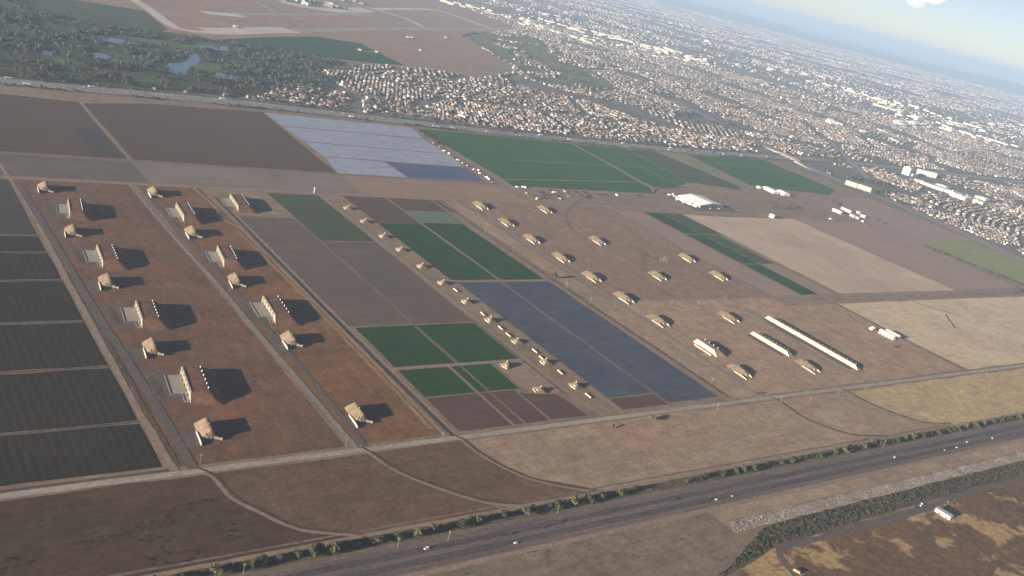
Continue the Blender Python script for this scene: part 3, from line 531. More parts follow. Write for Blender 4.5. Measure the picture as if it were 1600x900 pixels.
sheet('green_crop_field', [(601,3882),(697,3847),(858,3854),(1084,3851),(1070,3493),(1021,3416),(862,3406),(753,3407),(625,3485)], 'golf_rough', 0.13, 'dark green crop field beside the airfield taxiway', jag=3)
sheet('green_crop_field', [(1194,3403),(1437,3613),(1801,3882),(2019,3890),(2011,3459),(1813,3399),(1654,3382),(1466,3364),(1306,3424)], 'crop_green', 0.13, 'dark green wedge between airfield and suburb', jag=3)
for k, p in enumerate(([(786,3248),(873,3248),(976,3257),(1074,3235),(1033,3137),(973,3158),(875,3161),(810,3188)], [(743,2927),(775,2894),(784,2809),(792,2775),(763,2778),(739,2852)], [(961,2886),(1018,2960),(1085,2964),(1042,2867),(978,2790),(952,2820)], [(730,2650),(806,2651),(782,2596),(728,2579)], [(740,3365),(778,3343),(765,3283),(735,3273)], [(836,2837),(889,2884),(862,2773),(826,2754)], [(1100,3320),(1239,3367),(1224,3323),(1097,3257)], [(536,2801),(592,2749),(647,2742),(582,2697),(527,2730)])):
    sheet('fairway', p, 'fairway', 0.16, ['long fairway above the largest pond', 'narrow fairway below the small pond', 'bright green beside the winding pond', 'fairway near the freeway', 'small green by the dark crop field', 'green left of the winding pond', 'thin fairway below the taxiway', 'dim fairway at the left'][k], jag=4, step=30)
for k, p in enumerate(([(700,3175),(762,3183),(808,3179),(871,3144),(819,3071),(764,3110),(705,3132)], [(688,2893),(720,2902),(744,2822),(719,2808),(682,2845)], [(1006,3132),(1043,3085),(1035,3013),(992,2924),(942,2855),(929,2798),(947,2766),(861,2723),(862,2802),(893,2879),(949,2925),(1006,3040)], [(1076,3241),(1222,3317),(1198,3231),(1139,3219),(1093,3210)], [(1016,2833),(1078,2815),(1060,2764),(991,2746)], [(548,2847),(589,2814),(582,2779),(540,2780)])):
    sheet('water', p, 'water', 0.2, ['long blue pond across the golf course', 'small blue pond below the long one', 'winding blue pond with a bright green beside it', 'thin pond near the taxiway', 'small pond close to the first houses', 'faint pond at the left of the golf course'][k], jag=2, step=25)
RW = [([(1247,3564),(1407,3705),(1502,3785),(1921,4103),(2634,4654),(3873,5553),(4764,6187)], 60, 'asphalt_runway', 'long main runway of the airfield'), ([(1562,4196),(1690,4288),(2044,4571),(2691,5113)], 46, 'asphalt_runway', 'second runway of the airfield'),
      ([(1106,4171),(1120,3941),(1113,3683),(1120,3549),(1199,3544),(1311,3609)], 46, 'concrete_runway', 'pale taxiway curving around the runway end'), ([(1234,3598),(1324,3648),(1505,3794),(1724,3959)], 100, 'concrete_runway', 'pale concrete end of the main runway'),
      ([(1375,4073),(1442,4094),(1587,4166)], 70, 'concrete_runway', 'pale pad at the end of the second runway'), ([(1147,3866),(1272,3871),(1408,3817),(1505,3794)], 26, 'asphalt_runway', 'diagonal taxiway left'),
      ([(1866,4756),(1856,4476)], 24, 'asphalt_runway', 'diagonal taxiway in the middle'), ([(1917,4447),(1988,4235)], 24, 'asphalt_runway', 'diagonal taxiway between the runways'), ([(2480,4930),(2752,4874),(2904,4921)], 30, 'asphalt_runway', 'diagonal taxiway at the right'),
      ([(2846,5487),(2897,5349),(2967,5231),(2942,4949)], 40, 'concrete_runway', 'pale taxiway from the apron'), ([(2874,5432),(3667,6084),(3787,5946),(3798,5644),(3869,5507)], 50, 'concrete_runway', 'pale perimeter taxiway'), ([(2064,4937),(2341,4942),(2774,5321)], 110, 'concrete_runway', 'pale parking apron')]
for p, wd, mt, lab in RW: road('runway' if 'runway' in lab else 'taxiway', p, wd, mt, 0.2 if 'main' in lab else (0.30 if 'concrete' in mt else 0.17), lab, jag=0.4, step=60)
for p, wd in (([(2019,3890),(2308,4115),(2897,4759)], 14), ([(2294,4106),(2387,4131)], 20), ([(2359,3939),(2475,3941),(2429,3718),(2383,3482)], 16), ([(1904,3672),(2004,3690)], 24)): road('airfield_track', p, wd, 'dirt_track', 0.22, jag=2, step=40)

# -- the air: even pale haze over the whole plain
hz = MB().box(-62000, 62000, -62000, 62000, -8, 640)
m = D.materials.new('haze'); m.use_nodes = True; nt = m.node_tree; nt.nodes.clear()
out = nt.nodes.new('ShaderNodeOutputMaterial'); pv = nt.nodes.new('ShaderNodeVolumePrincipled')
pv.inputs['Color'].default_value = (0.365, 0.50, 0.69, 1); pv.inputs['Density'].default_value = HAZE_DENSITY; pv.inputs['Anisotropy'].default_value = 0.0
nt.links.new(pv.outputs[0], out.inputs['Volume']); MATS['haze'] = m
tag(link('haze', hz.mesh('haze'), 'haze'), 'pale blue haze thickening towards the horizon', None, None, 'stuff')

# ------------------------------------------------------------------ earth covered magazines
def mound_grid(x0, x1, y0, y1, h, ramp_w, ramp_e, ramp_s, ramp_n, nx=13, ny=15, seed=0, rough=False):
    """an earth heap as a height field: flat top, sloping sides (a ramp of 0 leaves an upright cut against a wall)"""
    r = random.Random(seed); v = []
    for j in range(ny + 1):
        for i in range(nx + 1):
            x = x0 + (x1 - x0) * i / nx; y = y0 + (y1 - y0) * j / ny
            t = 1.0
            for d, rp in ((x - x0, ramp_w), (x1 - x, ramp_e), (y - y0, ramp_s), (y1 - y, ramp_n)):
                if rp: t = min(t, d / rp)
            t = max(0.0, min(1.0, t)); t = t * t * (3 - 2 * t) * 0.6 + t * 0.4 if not rough else (1 - (1 - t) ** 1.08) * (0.97 + 0.03 * math.sin(x * 0.45 + seed) * math.sin(y * 0.3 + 1.3 * seed))
            edge = i in (0, nx) or j in (0, ny)
            jx = 0 if edge else r.uniform(-.35, .35)
            v.append((x + jx, y + (0 if edge else r.uniform(-.35, .35)), h * t + (0 if edge or t < .02 else r.uniform(-.10, .10) * (1 if rough else 2))))
    f = [(j * (nx + 1) + i, j * (nx + 1) + i + 1, (j + 1) * (nx + 1) + i + 1, (j + 1) * (nx + 1) + i) for j in range(ny) for i in range(nx)]
    return v, f
VENT = MB().tube((0, 0, -0.8), (0, 0, 1.5), 0.35, 0.35, 8).tube((0, 0, 1.3), (0, 0, 2.1), 1.0, 0.9, 8).tube((0, 0, 2.1), (0, 0, 2.6), 0.9, 0.1, 8).mesh('vent'); VENT.materials.append(MATS['vent_metal'])
def fronted_magazine(name, L, h, depth, doors, vents, seed, platform=True, wall='concrete_front', ramp_e=16.0, grass='red_lawn', wing=9.0, vs=0.85):
    """concrete front facing west, earth cover behind it; local origin at the middle of the front's foot"""
    root = empty(name, (0, 0, 0))
    hw_ = MB().prism([(-L / 2 - wing, 0), (-L / 2 - 1, h + .5), (L / 2 + 1, h + .5), (L / 2 + wing * .8, 0)], 'x', 0, 0.9).mesh('front_wall')
    fw = link('front_wall', hw_, wall, root)
    v, f = mound_grid(0.85, depth + ramp_e, -L / 2 - 1.5 * h, L / 2 + 1.3 * h, h, 0, ramp_e, 1.5 * h, 1.3 * h, 10, 18, seed)
    ec = link('earth_cover', mesh('earth_cover', v, f, None, True), grass, root)
    if platform: link('wing_wall', MB().prism([(-L / 2 - wing - 1, 0), (-L / 2 - .6, h * .9), (-L / 2 + 1.5, h * .9), (-L / 2 + 1.5, 0)], 'x', -0.7, -0.02).mesh('wing_wall'), 'concrete', root)
    n = doors
    for k in range(n):
        y = -L / 2 + L * (k + .5) / n
        dr = link('door', MB().box(-0.25, 0.3, y - 2.2, y + 2.2, 1.35, 5.2).mesh('door'), 'steel_door' if platform else wall, root)
        link('door_frame', MB().box(-0.5, 0.3, y - 2.9, y - 2.2, 1.3, 5.8).box(-0.5, 0.3, y + 2.2, y + 2.9, 1.3, 5.8).box(-0.5, 0.3, y - 2.2, y + 2.2, 5.2, 5.8).mesh('door_frame'), 'concrete_white' if platform else wall, dr)
    for k in range(n + 1):
        y = -L / 2 + L * k / n
        link('buttress', MB().prism([(-1.3, 0), (0.1, 0), (0.1, h - .6), (-0.5, h - .6)], 'y', y - .9, y + .9).mesh('buttress'), 'concrete' if platform else wall, root)
    if platform:
        link('loading_platform', MB().prism([(-18.0, -L / 2 + 9), (-6.0, -L / 2 + 9), (-6.0, -L / 2 - 7), (-1.35, -L / 2 - 7), (-1.35, L / 2 - 4), (-18.0, L / 2 - 4)], 'z', 0, 1.3).mesh('loading_platform'), 'concrete_slab', root)
        link('platform_edge', MB().box(-18.4, -17.8, -L / 2 + 8.7, L / 2 - 3.7, 0, 1.75).box(-17.8, -6.4, -L / 2 + 8.4, -L / 2 + 9, 0, 1.7).box(-6.6, -6.0, -L / 2 - 7, -L / 2 + 8.4, 0, 1.75).mesh('platform_edge'), 'concrete_front', root)
    for k in range(vents):
        y = -L / 2 + 4 + (L - 8) * k / max(1, vents - 1)
        link('vent', VENT, (), root, (depth - 0.5, y, h + 0.4)).scale = (vs, vs, vs)
    return root
def igloo(name, h, seed, tall, grass='mound_grass', wk=1.0):
    """earth mound with a crest along its east side, a low concrete wall along its west foot, a small portal facing south and a wing wall; origin at the foot of the south slope.
    tall: the steep, short kind of the left lines; otherwise the long low kind of the eastern rows"""
    root = empty(name, (0, 0, 0))
    W0, E0, LN = (-9.5, 8.0, 32) if tall else (-13.1, 9.0, 36)
    v, f = mound_grid(W0, E0, -1.0, LN, h, 10 if tall else 13, 4.5 if tall else 6, 2.5 if tall else 5, 2.5 if tall else 4, 18, 26, seed, True)
    link('earth_mound', mesh('earth_mound', v, f, None, True), grass, root)
    link('portal', MB().box(-3.0, 3.2, -2.0, 2.0, 0, 4.0).box(-3.5, 3.7, -2.4, 1.8, 4.02, 4.5).mesh('portal'), 'concrete_shade_tan', root)
    dr = link('door', MB().box(-1.7, 1.9, -2.2, -1.9, 0.1, 3.2).mesh('door'), 'steel_door', root)
    link('door_frame', MB().box(-2.2, -1.7, -2.35, -1.95, 0, 3.7).box(1.9, 2.4, -2.35, -1.95, 0, 3.7).box(-1.7, 1.9, -2.35, -1.95, 3.2, 3.7).mesh('door_frame'), 'concrete', dr)
    x0 = W0 - 0.9
    link('side_wall', MB().prism([(-14, 0), (14 if tall else 16.5, 0), (14 if tall else 16.5, 1.6 * wk), (2, 2.8 * wk), (-6, 3.2 * wk), (-14, 2.2 * wk)], 'x', x0, x0 + .8).mesh('side_wall'), 'concrete_white', root)
    if tall:
        ww = MB(); a = (3.8, -1.6); b_ = (11.0, -4.4)
        ww.add([(a[0], a[1], 0), (b_[0], b_[1], 0), (b_[0], b_[1], 2.0), (a[0], a[1], 4.4), (a[0] + .5, a[1] + .9, 0), (b_[0] + .5, b_[1] + .9, 0), (b_[0] + .5, b_[1] + .9, 2.0), (a[0] + .5, a[1] + .9, 4.4)], [(0, 1, 2, 3), (5, 4, 7, 6), (3, 2, 6, 7), (1, 5, 6, 2), (4, 0, 3, 7)])
        link('wing_wall', ww.mesh('wing_wall'), 'concrete_shade_tan', root)
        link('pier', MB().box(10.8, 12.2, -5.2, -3.8, 0, 2.8).mesh('pier'), 'concrete_white', root)
    else:
        link('wing_wall', MB().prism([(4, 0), (4, h * .66), (0, h * .6), (-9.5, 0.4), (-9.5, 0)], 'x', 5.2, 5.8).mesh('wing_wall'), 'concrete_white', root)
    link('forecourt', MB().box(W0, E0 + 2, -12, -1.2, 0.02, 0.24).mesh('forecourt'), 'pasture_mid' if tall else 'dirt_track', root)
    link('vent', VENT, (), root, (2.0, 15 if tall else 21, h - 0.3)).scale = (.45, .45, .5)
    return root
def place(proto, used, loc, rz, label, group, sz=None):
    o = proto if not used else copy_tree(proto)
    o.location = loc; o.rotation_euler = (0, 0, rz)
    o.scale = sz or (rnd.uniform(.93, 1.06), rnd.uniform(.94, 1.06), rnd.uniform(.92, 1.08)); o.rotation_euler[2] += math.radians(rnd.uniform(-2, 2))
    o['label'] = label; o['group'] = group
    return o

big = fronted_magazine('earth_covered_magazine', 58, 9.8, 19.5, 5, 6, 3); tag(big, '.', 'magazine')
spots = [(355, 1556, 'topmost wide earth covered magazine with pale loading platform in the left line'), (356, 1357, 'second from top wide magazine with pale loading platform in the left line'), (358, 1157, 'third from top wide magazine with pale loading platform in the left line'), (360, 966, 'lowest wide magazine with pale loading platform in the left line'),
         (530, 1556, 'topmost wide magazine with pale platform in the second line'), (533, 1357, 'second from top wide magazine with pale platform in the second line'), (535, 1160, 'lowest wide magazine with pale platform in the second line'), (648, 1622, 'lone wide magazine with pale platform beside the top of the ditch')]
for k, (x, y, lab) in enumerate(spots):
    place(big, k, (x, y, 0.06), math.radians(-7), lab, 'wide earth covered magazines with loading platforms')
ig = igloo('igloo_magazine', 9.0, 5, True); tag(ig, '.', 'magazine')
ORD = ['topmost', 'second', 'third', 'fourth', 'lowest']
for k, (x, y) in enumerate([(337, 1648), (338, 1446), (343, 1252), (347, 1050), (350, 852)]):
    place(ig, k, (x, y, 0.06), math.radians(-7), f'{ORD[k]} tan earth mound magazine with concrete walls in the left line', 'tan earth mounds of the left magazine lines')
for k, (x, y) in enumerate([(515, 1648), (521, 1450), (523, 1252), (527, 1053), (530, 853)]):
    place(ig, 1, (x, y, 0.06), math.radians(-7), f'{ORD[k]} tan earth mound magazine with concrete walls in the second line', 'tan earth mounds of the left magazine lines')
ig2 = igloo('igloo_magazine', 6.8, 9, False, 'mound_grass', 0.6); tag(ig2, '.', 'magazine')
ORD2 = ['farthest', 'second farthest', 'third farthest', 'fourth farthest', 'fifth farthest', 'sixth farthest', 'seventh farthest', 'nearest']
for k, (x, y) in enumerate([(1234, 1661), (1233, 1556), (1230, 1456), (1231, 1354), (1233, 1257), (1231, 1158), (1228, 1060), (1232, 866)]):
    place(ig2, k, (x, y, 0.06), math.radians(-2), f'{ORD2[k]} mound magazine in the long eastern row beside the road', 'mound magazines of the long eastern row')
for x, y, lab in ((1413, 1655, 'farthest mound magazine of the second eastern row, near the equipment yard'), (1412, 1455, 'middle mound magazine of the second eastern row, beside the curved track'), (1414, 1260, 'mound magazine of the second eastern row just above the cross road'), (1416, 1060, 'mound magazine just below the cross road beside the long white fronts'),
                  (1598, 1358, 'upper of two mound magazines beside the bare strip'), (1596, 1256, 'lower of two mound magazines beside the bare strip'), (1405, 860, 'mound magazine beside the foot of the shorter white front')):
    place(ig2, 1, (x, y, 0.06), math.radians(-2), lab, 'mound magazines of the inner eastern rows')
# long white fronted magazines
lm = fronted_magazine('long_magazine', 205, 6.3, 9, 16, 22, 12, False, 'concrete_cream', 9.0, 'rose_lawn_pale', 9.0, 0.45); tag(lm, 'longest white fronted magazine, a narrow pale band above the base road', 'magazine', 'white fronted magazines of the eastern rows')
lm.location = (1512, 956, 0.06)
lm2 = fronted_magazine('long_magazine', 78, 6.3, 9, 6, 9, 13, False, 'concrete_cream', 9.0, 'rose_lawn_pale', 9.0, 0.45); tag(lm2, 'shorter white fronted magazine between the mounds and the longest one', 'magazine', 'white fronted magazines of the eastern rows')
lm2.location = (1400, 960, 0.06)
lm3 = fronted_magazine('long_magazine', 40, 8.0, 14, 4, 4, 14, False, 'concrete_cream', 14.0, 'rose_lawn_pale', 11.0); tag(lm3, 'white fronted magazine with a row of vents in the long eastern row', 'magazine', 'white fronted magazines of the eastern rows')
lm3.location = (1232, 962, 0.06); lm3.rotation_euler = (0, 0, math.radians(-2))
link('side_wall', MB().box(-9.0, -8.2, -25, 16, 0, 2.2).mesh('side_wall'), 'concrete_white', lm3)
# small mounds in the middle row
def small_mound(seed):
    root = empty('small_bunker', (0, 0, 0)); r = random.Random(seed)
    v, f = mound_grid(-8, 8, -9, 10, 5.8, 7, 7.5, 7, 8, 11, 12, seed, True)
    link('earth_mound', mesh('earth_mound', v, f), 'mound_grass', root)
    link('portal', MB().box(-6.2, -2.2, -4.8, -1.2, 0, 3.8).prism([(-6.6, 3.8), (-1.8, 3.8), (-1.8, 4.3), (-6.6, 4.3)], 'y', -5.2, -0.8).mesh('portal'), 'concrete', root)
    link('door', MB().box(-6.35, -6.15, -3.9, -2.1, 0.1, 2.7).mesh('door'), 'steel_door', root)
    link('wall', MB().box(-9.0, -8.4, -8, 3, 0, 1.8).mesh('wall'), 'concrete', root)
    link('vent', VENT, (), root, (1.0, 1.5, 4.9))
    return tag(root, '.', 'bunker')
sm = small_mound(21)
NUM = ['first', 'second', 'third', 'fourth', 'fifth', 'sixth', 'seventh', 'eighth', 'ninth', 'tenth', 'eleventh']
for k, y in enumerate([1622, 1547, 1468, 1401, 1323, 1250, 1173, 1102, 1026, 957, 884]):
    place(sm, k, (880 + (k > 8) * 4, y, 0.06), rnd.uniform(-.1, .1), f'{NUM[k]} small tan bunker from the top of the middle row', 'small bunkers of the middle row', (1, 1, rnd.uniform(.85, 1.15)))
place(sm, 1, (812, 956, 0.06), 0.3, 'small tan bunker by the cross track inside the dirt triangle', 'small bunkers of the middle row')
place(sm, 1, (818, 882, 0.06), -0.2, 'small tan bunker in the lower tip of the dirt triangle', 'small bunkers of the middle row', (1.1, .9, .9))
bar = MB().box(-0.5, 0.5, -6, 6, 0, 1.8).box(-1.2, 1.2, -6.4, -6, 0, 2.1).box(-1.2, 1.2, 6, 6.4, 0, 2.1).mesh('barricade'); bar.materials.append(MATS['concrete_white'])
for k, p in enumerate([(881,1126),(881,1074),(879,1049),(890,993),(886,970),(887,925),(884,855),(887,1220)]):
    tag(link('barricade', bar, (), None, (p[0], p[1], .06), rnd.uniform(-.05, .05)), 'low pale concrete barricade between the small bunkers', 'barricade', 'low barricades of the middle row')

# ------------------------------------------------------------------ buildings on and beside the site
def shed(name, Lx, Ly, h, rise, wall, roof, ridge='y', doors=(), bands=0):
    """gabled shed: walls, roof with overhang, doors on the west side"""
    root = empty(name, (0, 0, 0))
    if ridge == 'y':
        wl_ = MB().prism([(-Lx / 2, 0), (Lx / 2, 0), (Lx / 2, h), (0, h + rise), (-Lx / 2, h)], 'y', -Ly / 2, Ly / 2)
        a, b_ = Lx / 2 + .5, Ly / 2 + .5
        dz = rise * a / (Lx / 2)
        rf = MB().prism([(-a, h + rise - dz + .05), (0, h + rise + .05), (a, h + rise - dz + .05), (a, h + rise - dz + .4), (0, h + rise + .4), (-a, h + rise - dz + .4)], 'y', -b_, b_)
    else:
        wl_ = MB().prism([(-Ly / 2, 0), (Ly / 2, 0), (Ly / 2, h), (0, h + rise), (-Ly / 2, h)], 'x', -Lx / 2, Lx / 2)
        a, b_ = Ly / 2 + .5, Lx / 2 + .5
        dz = rise * a / (Ly / 2)
        rf = MB().prism([(-a, h + rise - dz + .05), (0, h + rise + .05), (a, h + rise - dz + .05), (a, h + rise - dz + .4), (0, h + rise + .4), (-a, h + rise - dz + .4)], 'x', -b_, b_)
    link('wall', wl_.mesh('wall'), wall, root); link('roof', rf.mesh('roof'), roof, root)
    for (side, c, wd, hh) in doors:
        bx = {'w': (-Lx / 2 - .12, -Lx / 2 + .1, c - wd / 2, c + wd / 2), 'e': (Lx / 2 - .1, Lx / 2 + .12, c - wd / 2, c + wd / 2), 's': (c - wd / 2, c + wd / 2, -Ly / 2 - .12, -Ly / 2 + .1), 'n': (c - wd / 2, c + wd / 2, Ly / 2 - .1, Ly / 2 + .12)}[side]
        link('door', MB().box(*bx, 0.05, hh).mesh('door'), 'steel_door', root)
    for k in range(bands):
        z = 1.2 + k * 3.1
        for c in np.arange(-Ly / 2 + 3, Ly / 2 - 2, 5.0):
            link('window', MB().box(-Lx / 2 - .1, -Lx / 2 + .1, c - 1.2, c + 1.2, z, z + 1.5).mesh('window'), 'glass_dark', root)
    return root
def put(o, x, y, rz, label, cat, group=None, z=0.06):
    o.location = (x, y, z); o.rotation_euler = (0, 0, rz); return tag(o, label, cat, group)
wh = shed('warehouse', 112, 82, 7.0, 5.5, 'wall_white', 'roof_white', 'y', [('s', c, 7, 5) for c in range(-44, 50, 16)] + [('w', c, 7, 5) for c in (-20, 0, 20)])
put(wh, 2080, 1800, math.radians(6), 'large warehouse with a cream white roof beyond the magazine rows', 'warehouse')
link('annex', MB().box(-72, -56.2, -20, 36, 0, 6).mesh('annex'), 'roof_white', wh); link('annex', MB().box(-68, -56.3, -38, -22, 0, 4.5).mesh('annex'), 'roof_white', wh)
for k, c in enumerate((-30, -10, 10, 30)): link('roof_vent', MB().box(c - 3, c + 3, -1.2, 1.2, 9.0, 13.2 - abs(c) * .09).mesh('roof_vent'), 'vent_metal', wh)
rect('yard', 1990, 2175, 1725, 1862, 'old_asphalt', 0.16, 'asphalt yard around the large cream roofed warehouse', jag=3)
for dx, dy, Lx, Ly, h, lab in ((2600, 1975, 26, 52, 7, 'long white farm shed below the green field'), (2634, 1950, 30, 34, 8, 'grey white farm shed with its end in shade, beside the long one'), (2572, 2003, 12, 14, 4, 'small white hut behind the farm sheds')):
    put(shed('farm_shed', Lx, Ly, h, 2.2, 'wall_white', 'roof_white', 'y', [('s', 0, 5, 4)]), dx, dy, math.radians(-8), lab, 'shed')
tk = empty('storage_tank', (0, 0, 0)); link('tank_wall', MB().tube((0, 0, 0), (0, 0, 9), 8.5, 8.5, 24).mesh('tank_wall'), 'wall_white', tk); link('tank_roof', MB().tube((0, 0, 9), (0, 0, 10.8), 8.7, 0.6, 24).mesh('tank_roof'), 'roof_white', tk)
for a in (0, 2, 4): link('ladder', MB().tube((8.7 * math.cos(a), 8.7 * math.sin(a), 0), (8.7 * math.cos(a), 8.7 * math.sin(a), 9.5), .2, .2, 5).mesh('ladder'), 'vent_metal', tk)
put(tk, 2278, 1697, 0, 'round white storage tank alone in the bare field', 'tank')
for k, (px_, Lx, Ly, h) in enumerate(zip([(2711,1782),(2788,1795),(2794,1819),(2746,1745),(2831,1784),(2805,1746),(2746,1726),(2729,1695),(2573,1705)], (11, 9, 8, 14, 9, 10, 9, 5, 12), (34, 24, 14, 18, 12, 16, 10, 6, 5), (8, 6, 5, 6, 5, 6, 5, 3, 3))):
    lab = ['long white shed at the near end of the farm compound', 'white shed behind the long one in the farm compound', 'small white shed at the back of the farm compound', 'broad tan shed in the middle of the farm compound', 'small grey shed in the farm compound', 'white shed at the far end of the farm compound', 'low white hut in the farm compound', 'tiny white hut below the farm compound', 'low pale lean-to in front of the farm compound'][k]
    put(shed('farm_shed', Lx, Ly, h, 1.4, 'wall_white' if k != 3 else 'wall_cream', 'roof_white' if k % 3 else 'roof_pale', 'y', [('w', 0, 3, 2.6)]), px_[0], px_[1], math.radians(rnd.choice((-4, 3, 0))), lab, 'shed', 'sheds of the farm compound')
put(shed('white_shed', 10, 34, 6.5, 1.6, 'wall_white', 'roof_white', 'y', [('w', c, 3, 3.4) for c in (-12, -4, 4, 12)]), 1770, 957, 0, 'nearer of two long white sheds alone on the rosy lawn', 'shed')
put(shed('white_shed', 9, 32, 6.5, 1.6, 'wall_white', 'roof_pale', 'y', [('w', c, 3, 3.4) for c in (-10, 0, 10)]), 1792, 958, 0, 'farther of two long white sheds beside the dark track', 'shed')
for x, y, lab in ((1762, 990, 'small white hut at the end of the two long sheds'), (1773, 992, 'small pale hut next to the white hut by the two sheds')): put(shed('hut', 5, 7, 3, .8, 'wall_white', 'roof_white', 'y', [('w', 0, 1.2, 2.1)]), x, y, 0, lab, 'hut')
put(shed('marsh_shed', 11, 21, 5.2, 1.2, 'wall_white', 'roof_slate', 'y', [('w', -6, 3, 3.2), ('w', 4, 3, 3.2), ('s', 0, 3, 3)]), 1196, 482, math.radians(4), 'white walled shed with a slate roof beside the marsh road', 'shed')
for k, (x, y, L_) in enumerate(((3284, 2140, 44), (3306, 2094, 52))):
    ap = shed('apartment_block', 20, L_, 15, 1.5, 'apartment_wall', 'roof_pale', 'y', [], 4)
    put(ap, x, y, math.radians(18), ['shorter sunlit yellow apartment block beside the avenue', 'longer sunlit yellow apartment block beside the avenue'][k], 'apartment building')
ho = empty('hospital_tower', (0, 0, 0)); link('tower', MB().box(-13, 13, -18, 18, 0, 34).mesh('tower'), 'wall_white', ho); link('penthouse', MB().box(-6, 6, -8, 8, 34, 38).mesh('penthouse'), 'wall_white', ho); link('podium', MB().box(13.1, 60, -24, 18, 0, 11).mesh('podium'), 'wall_white', ho)
for k in range(8): link('window_band', MB().box(-13.15, 13.15, -16, 16, 3.2 + k * 3.9, 4.8 + k * 3.9).mesh('window_band'), 'glass_dark', ho)
put(ho, 4120, 2432, math.radians(4), 'tall white tower block standing above the suburb at the right', 'building')
put(shed('office_block', 26, 90, 22, .5, 'wall_white', 'roof_white', 'y', [], 5), 4320, 2452, math.radians(60), 'long white office block behind the tall white tower', 'building')
for k, (a, Lx, Ly, h) in enumerate(zip([(4031,2294),(4038,2258),(4040,2219),(4053,2195),(4056,2157),(4011,2092),(4081,2056),(4224,2105),(4118,2123),(4142,2257)], (40, 50, 60, 50, 55, 60, 45, 50, 40, 40), (60, 50, 80, 60, 90, 70, 80, 50, 40, 50), (10, 8, 11, 9, 12, 12, 9, 8, 7, 8))):
    o = shed('store_building', Lx, Ly, h, .6, 'wall_white' if k % 3 else 'wall_cream', 'roof_white' if k % 2 else 'roof_pale')
    put(o, a[0], a[1], math.radians(4), ['white store at the near end of the shopping strip', 'second white store of the shopping strip', 'large pale store of the shopping strip', 'white store in the middle of the shopping strip', 'longest white store of the shopping strip', 'big white store near the end of the shopping strip', 'white store at the far end of the shopping strip', 'pale store behind the end of the shopping strip', 'small pale store of the shopping strip', 'small white store behind the shopping strip'][k], 'store', 'stores of the shopping strip')
    link('roof_unit', MB().box(-4, 4, -3, 3, h + .8, h + 2.6).mesh('roof_unit'), 'vent_metal', o)
# ------------------------------------------------------------------ vehicles
def car_meshes(L_=4.6, W_=1.85, H_=1.45, van=False):
    x0, x1, w2 = -L_ / 2, L_ / 2, W_ / 2
    prof = [(x0, .35), (x1, .35), (x1, .75), (x1 - 1.1, .92), (x1 - 1.15, .92), (x0 + .3, .98), (x0, .85)]
    body = MB().prism(prof, 'y', -w2, w2).mesh('body')
    if van: cab = [(x0 + .05, .97), (x1 - 1.2, .93), (x1 - 1.7, H_ + .5), (x0 + .1, H_ + .5)]
    else: cab = [(x0 + .35, .97), (x1 - 1.25, .92), (x1 - 2.0, H_), (x0 + 1.0, H_)]
    top = MB().prism([cab[3], cab[2], (cab[2][0] - .05, cab[2][1] + .05), (cab[3][0] + .05, cab[3][1] + .05)], 'y', -w2 + .12, w2 - .12).mesh('car_roof')
    glass = MB().prism(cab, 'y', -w2 + .08, w2 - .08).mesh('windows')
    wheel = MB().tube((0, -.11, 0), (0, .11, 0), .33, .33, 12).mesh('wheel')
    return body, glass, top, wheel
CARS = {}
def make_car(x, y, rz, paint, label, cat, group, van=False):
    key = (paint, van)
    if key not in CARS:
        b_, g, t, wh_ = car_meshes(5.2 if van else 4.6, 1.95 if van else 1.85, 1.6 if van else 1.45, van)
        root = empty('van' if van else 'car', (0, 0, 0)); link('body', b_, paint, root); link('windows', g, 'glass_dark', root); link('car_roof', t, paint, root)
        for sx in (-1.45, 1.45):
            for sy in (-.85, .85): link('wheel', wh_, 'tyre', root, (sx, sy, .33))
        CARS[key] = root; o = root
    else: o = copy_tree(CARS[key])
    o.location = (x, y, 0.3); o.rotation_euler = (0, 0, rz); tag(o, label, cat, group); return o
HWY = [(484, 617.5, 'paint_white', 1, 'white van at the left end of the highway'), (579, 599.0, 'paint_white', 0, 'white car hugging the near lane, left of centre'), (584, 614.0, 'paint_dark', 0, 'dark car in the far lane above the white car'), (627, 614.0, 'paint_dark', 0, 'leading dark car of a pair in the far lane'), (653, 617.5, 'paint_dark', 0, 'second dark car of a pair in the far lane'), (823, 614.0, 'paint_dark', 0, 'dark car in the middle of the highway'),
       (871, 602.5, 'paint_dark', 0, 'dark car close behind a small white one'), (879, 599.0, 'paint_white', 0, 'small white car right of a dark one'), (908, 599.0, 'paint_silver', 0, 'silver car at the near edge of the highway'), (980, 599.0, 'paint_dark', 0, 'dark car below the rocky bank'), (1269, 606.0, 'paint_white', 1, 'white van alone on the right part of the highway'), (1394, 599.0, 'paint_silver', 0, 'first silver car of the right hand string'),
       (1429, 599.0, 'paint_white', 0, 'white car following the silver one'), (1472, 606.0, 'paint_white', 0, 'white car in the far lane of the right hand string'), (1545, 602.5, 'paint_white', 0, 'white car near the right end of the highway'), (1612, 599.0, 'paint_red', 0, 'red car at the right end of the highway')]
for x, y, pt, vn, lab in HWY: make_car(x, y, 0.0 if y < 608 else math.pi, pt, lab, 'van' if vn else 'car', 'vehicles on the tree lined highway', bool(vn))
for x, y, rz, pt, vn, lab in ((1181, 507, .2, 'paint_white', 1, 'white van parked across the road from the marsh shed'), (1187, 509, 1.3, 'paint_white', 0, 'white car parked beside the white van at the marsh road'), (1180, 494, .1, 'paint_dark', 0, 'dark car parked in front of the marsh shed'),
                              (1239, 501, 0, 'paint_tan', 0, 'tan car on the marsh road beyond the shed'), (1165, 507, 0, 'paint_red', 0, 'red car parked left of the white van at the marsh road')):
    make_car(x, y, rz, pt, lab, 'van' if vn else 'car', 'vehicles along the marsh road', bool(vn))
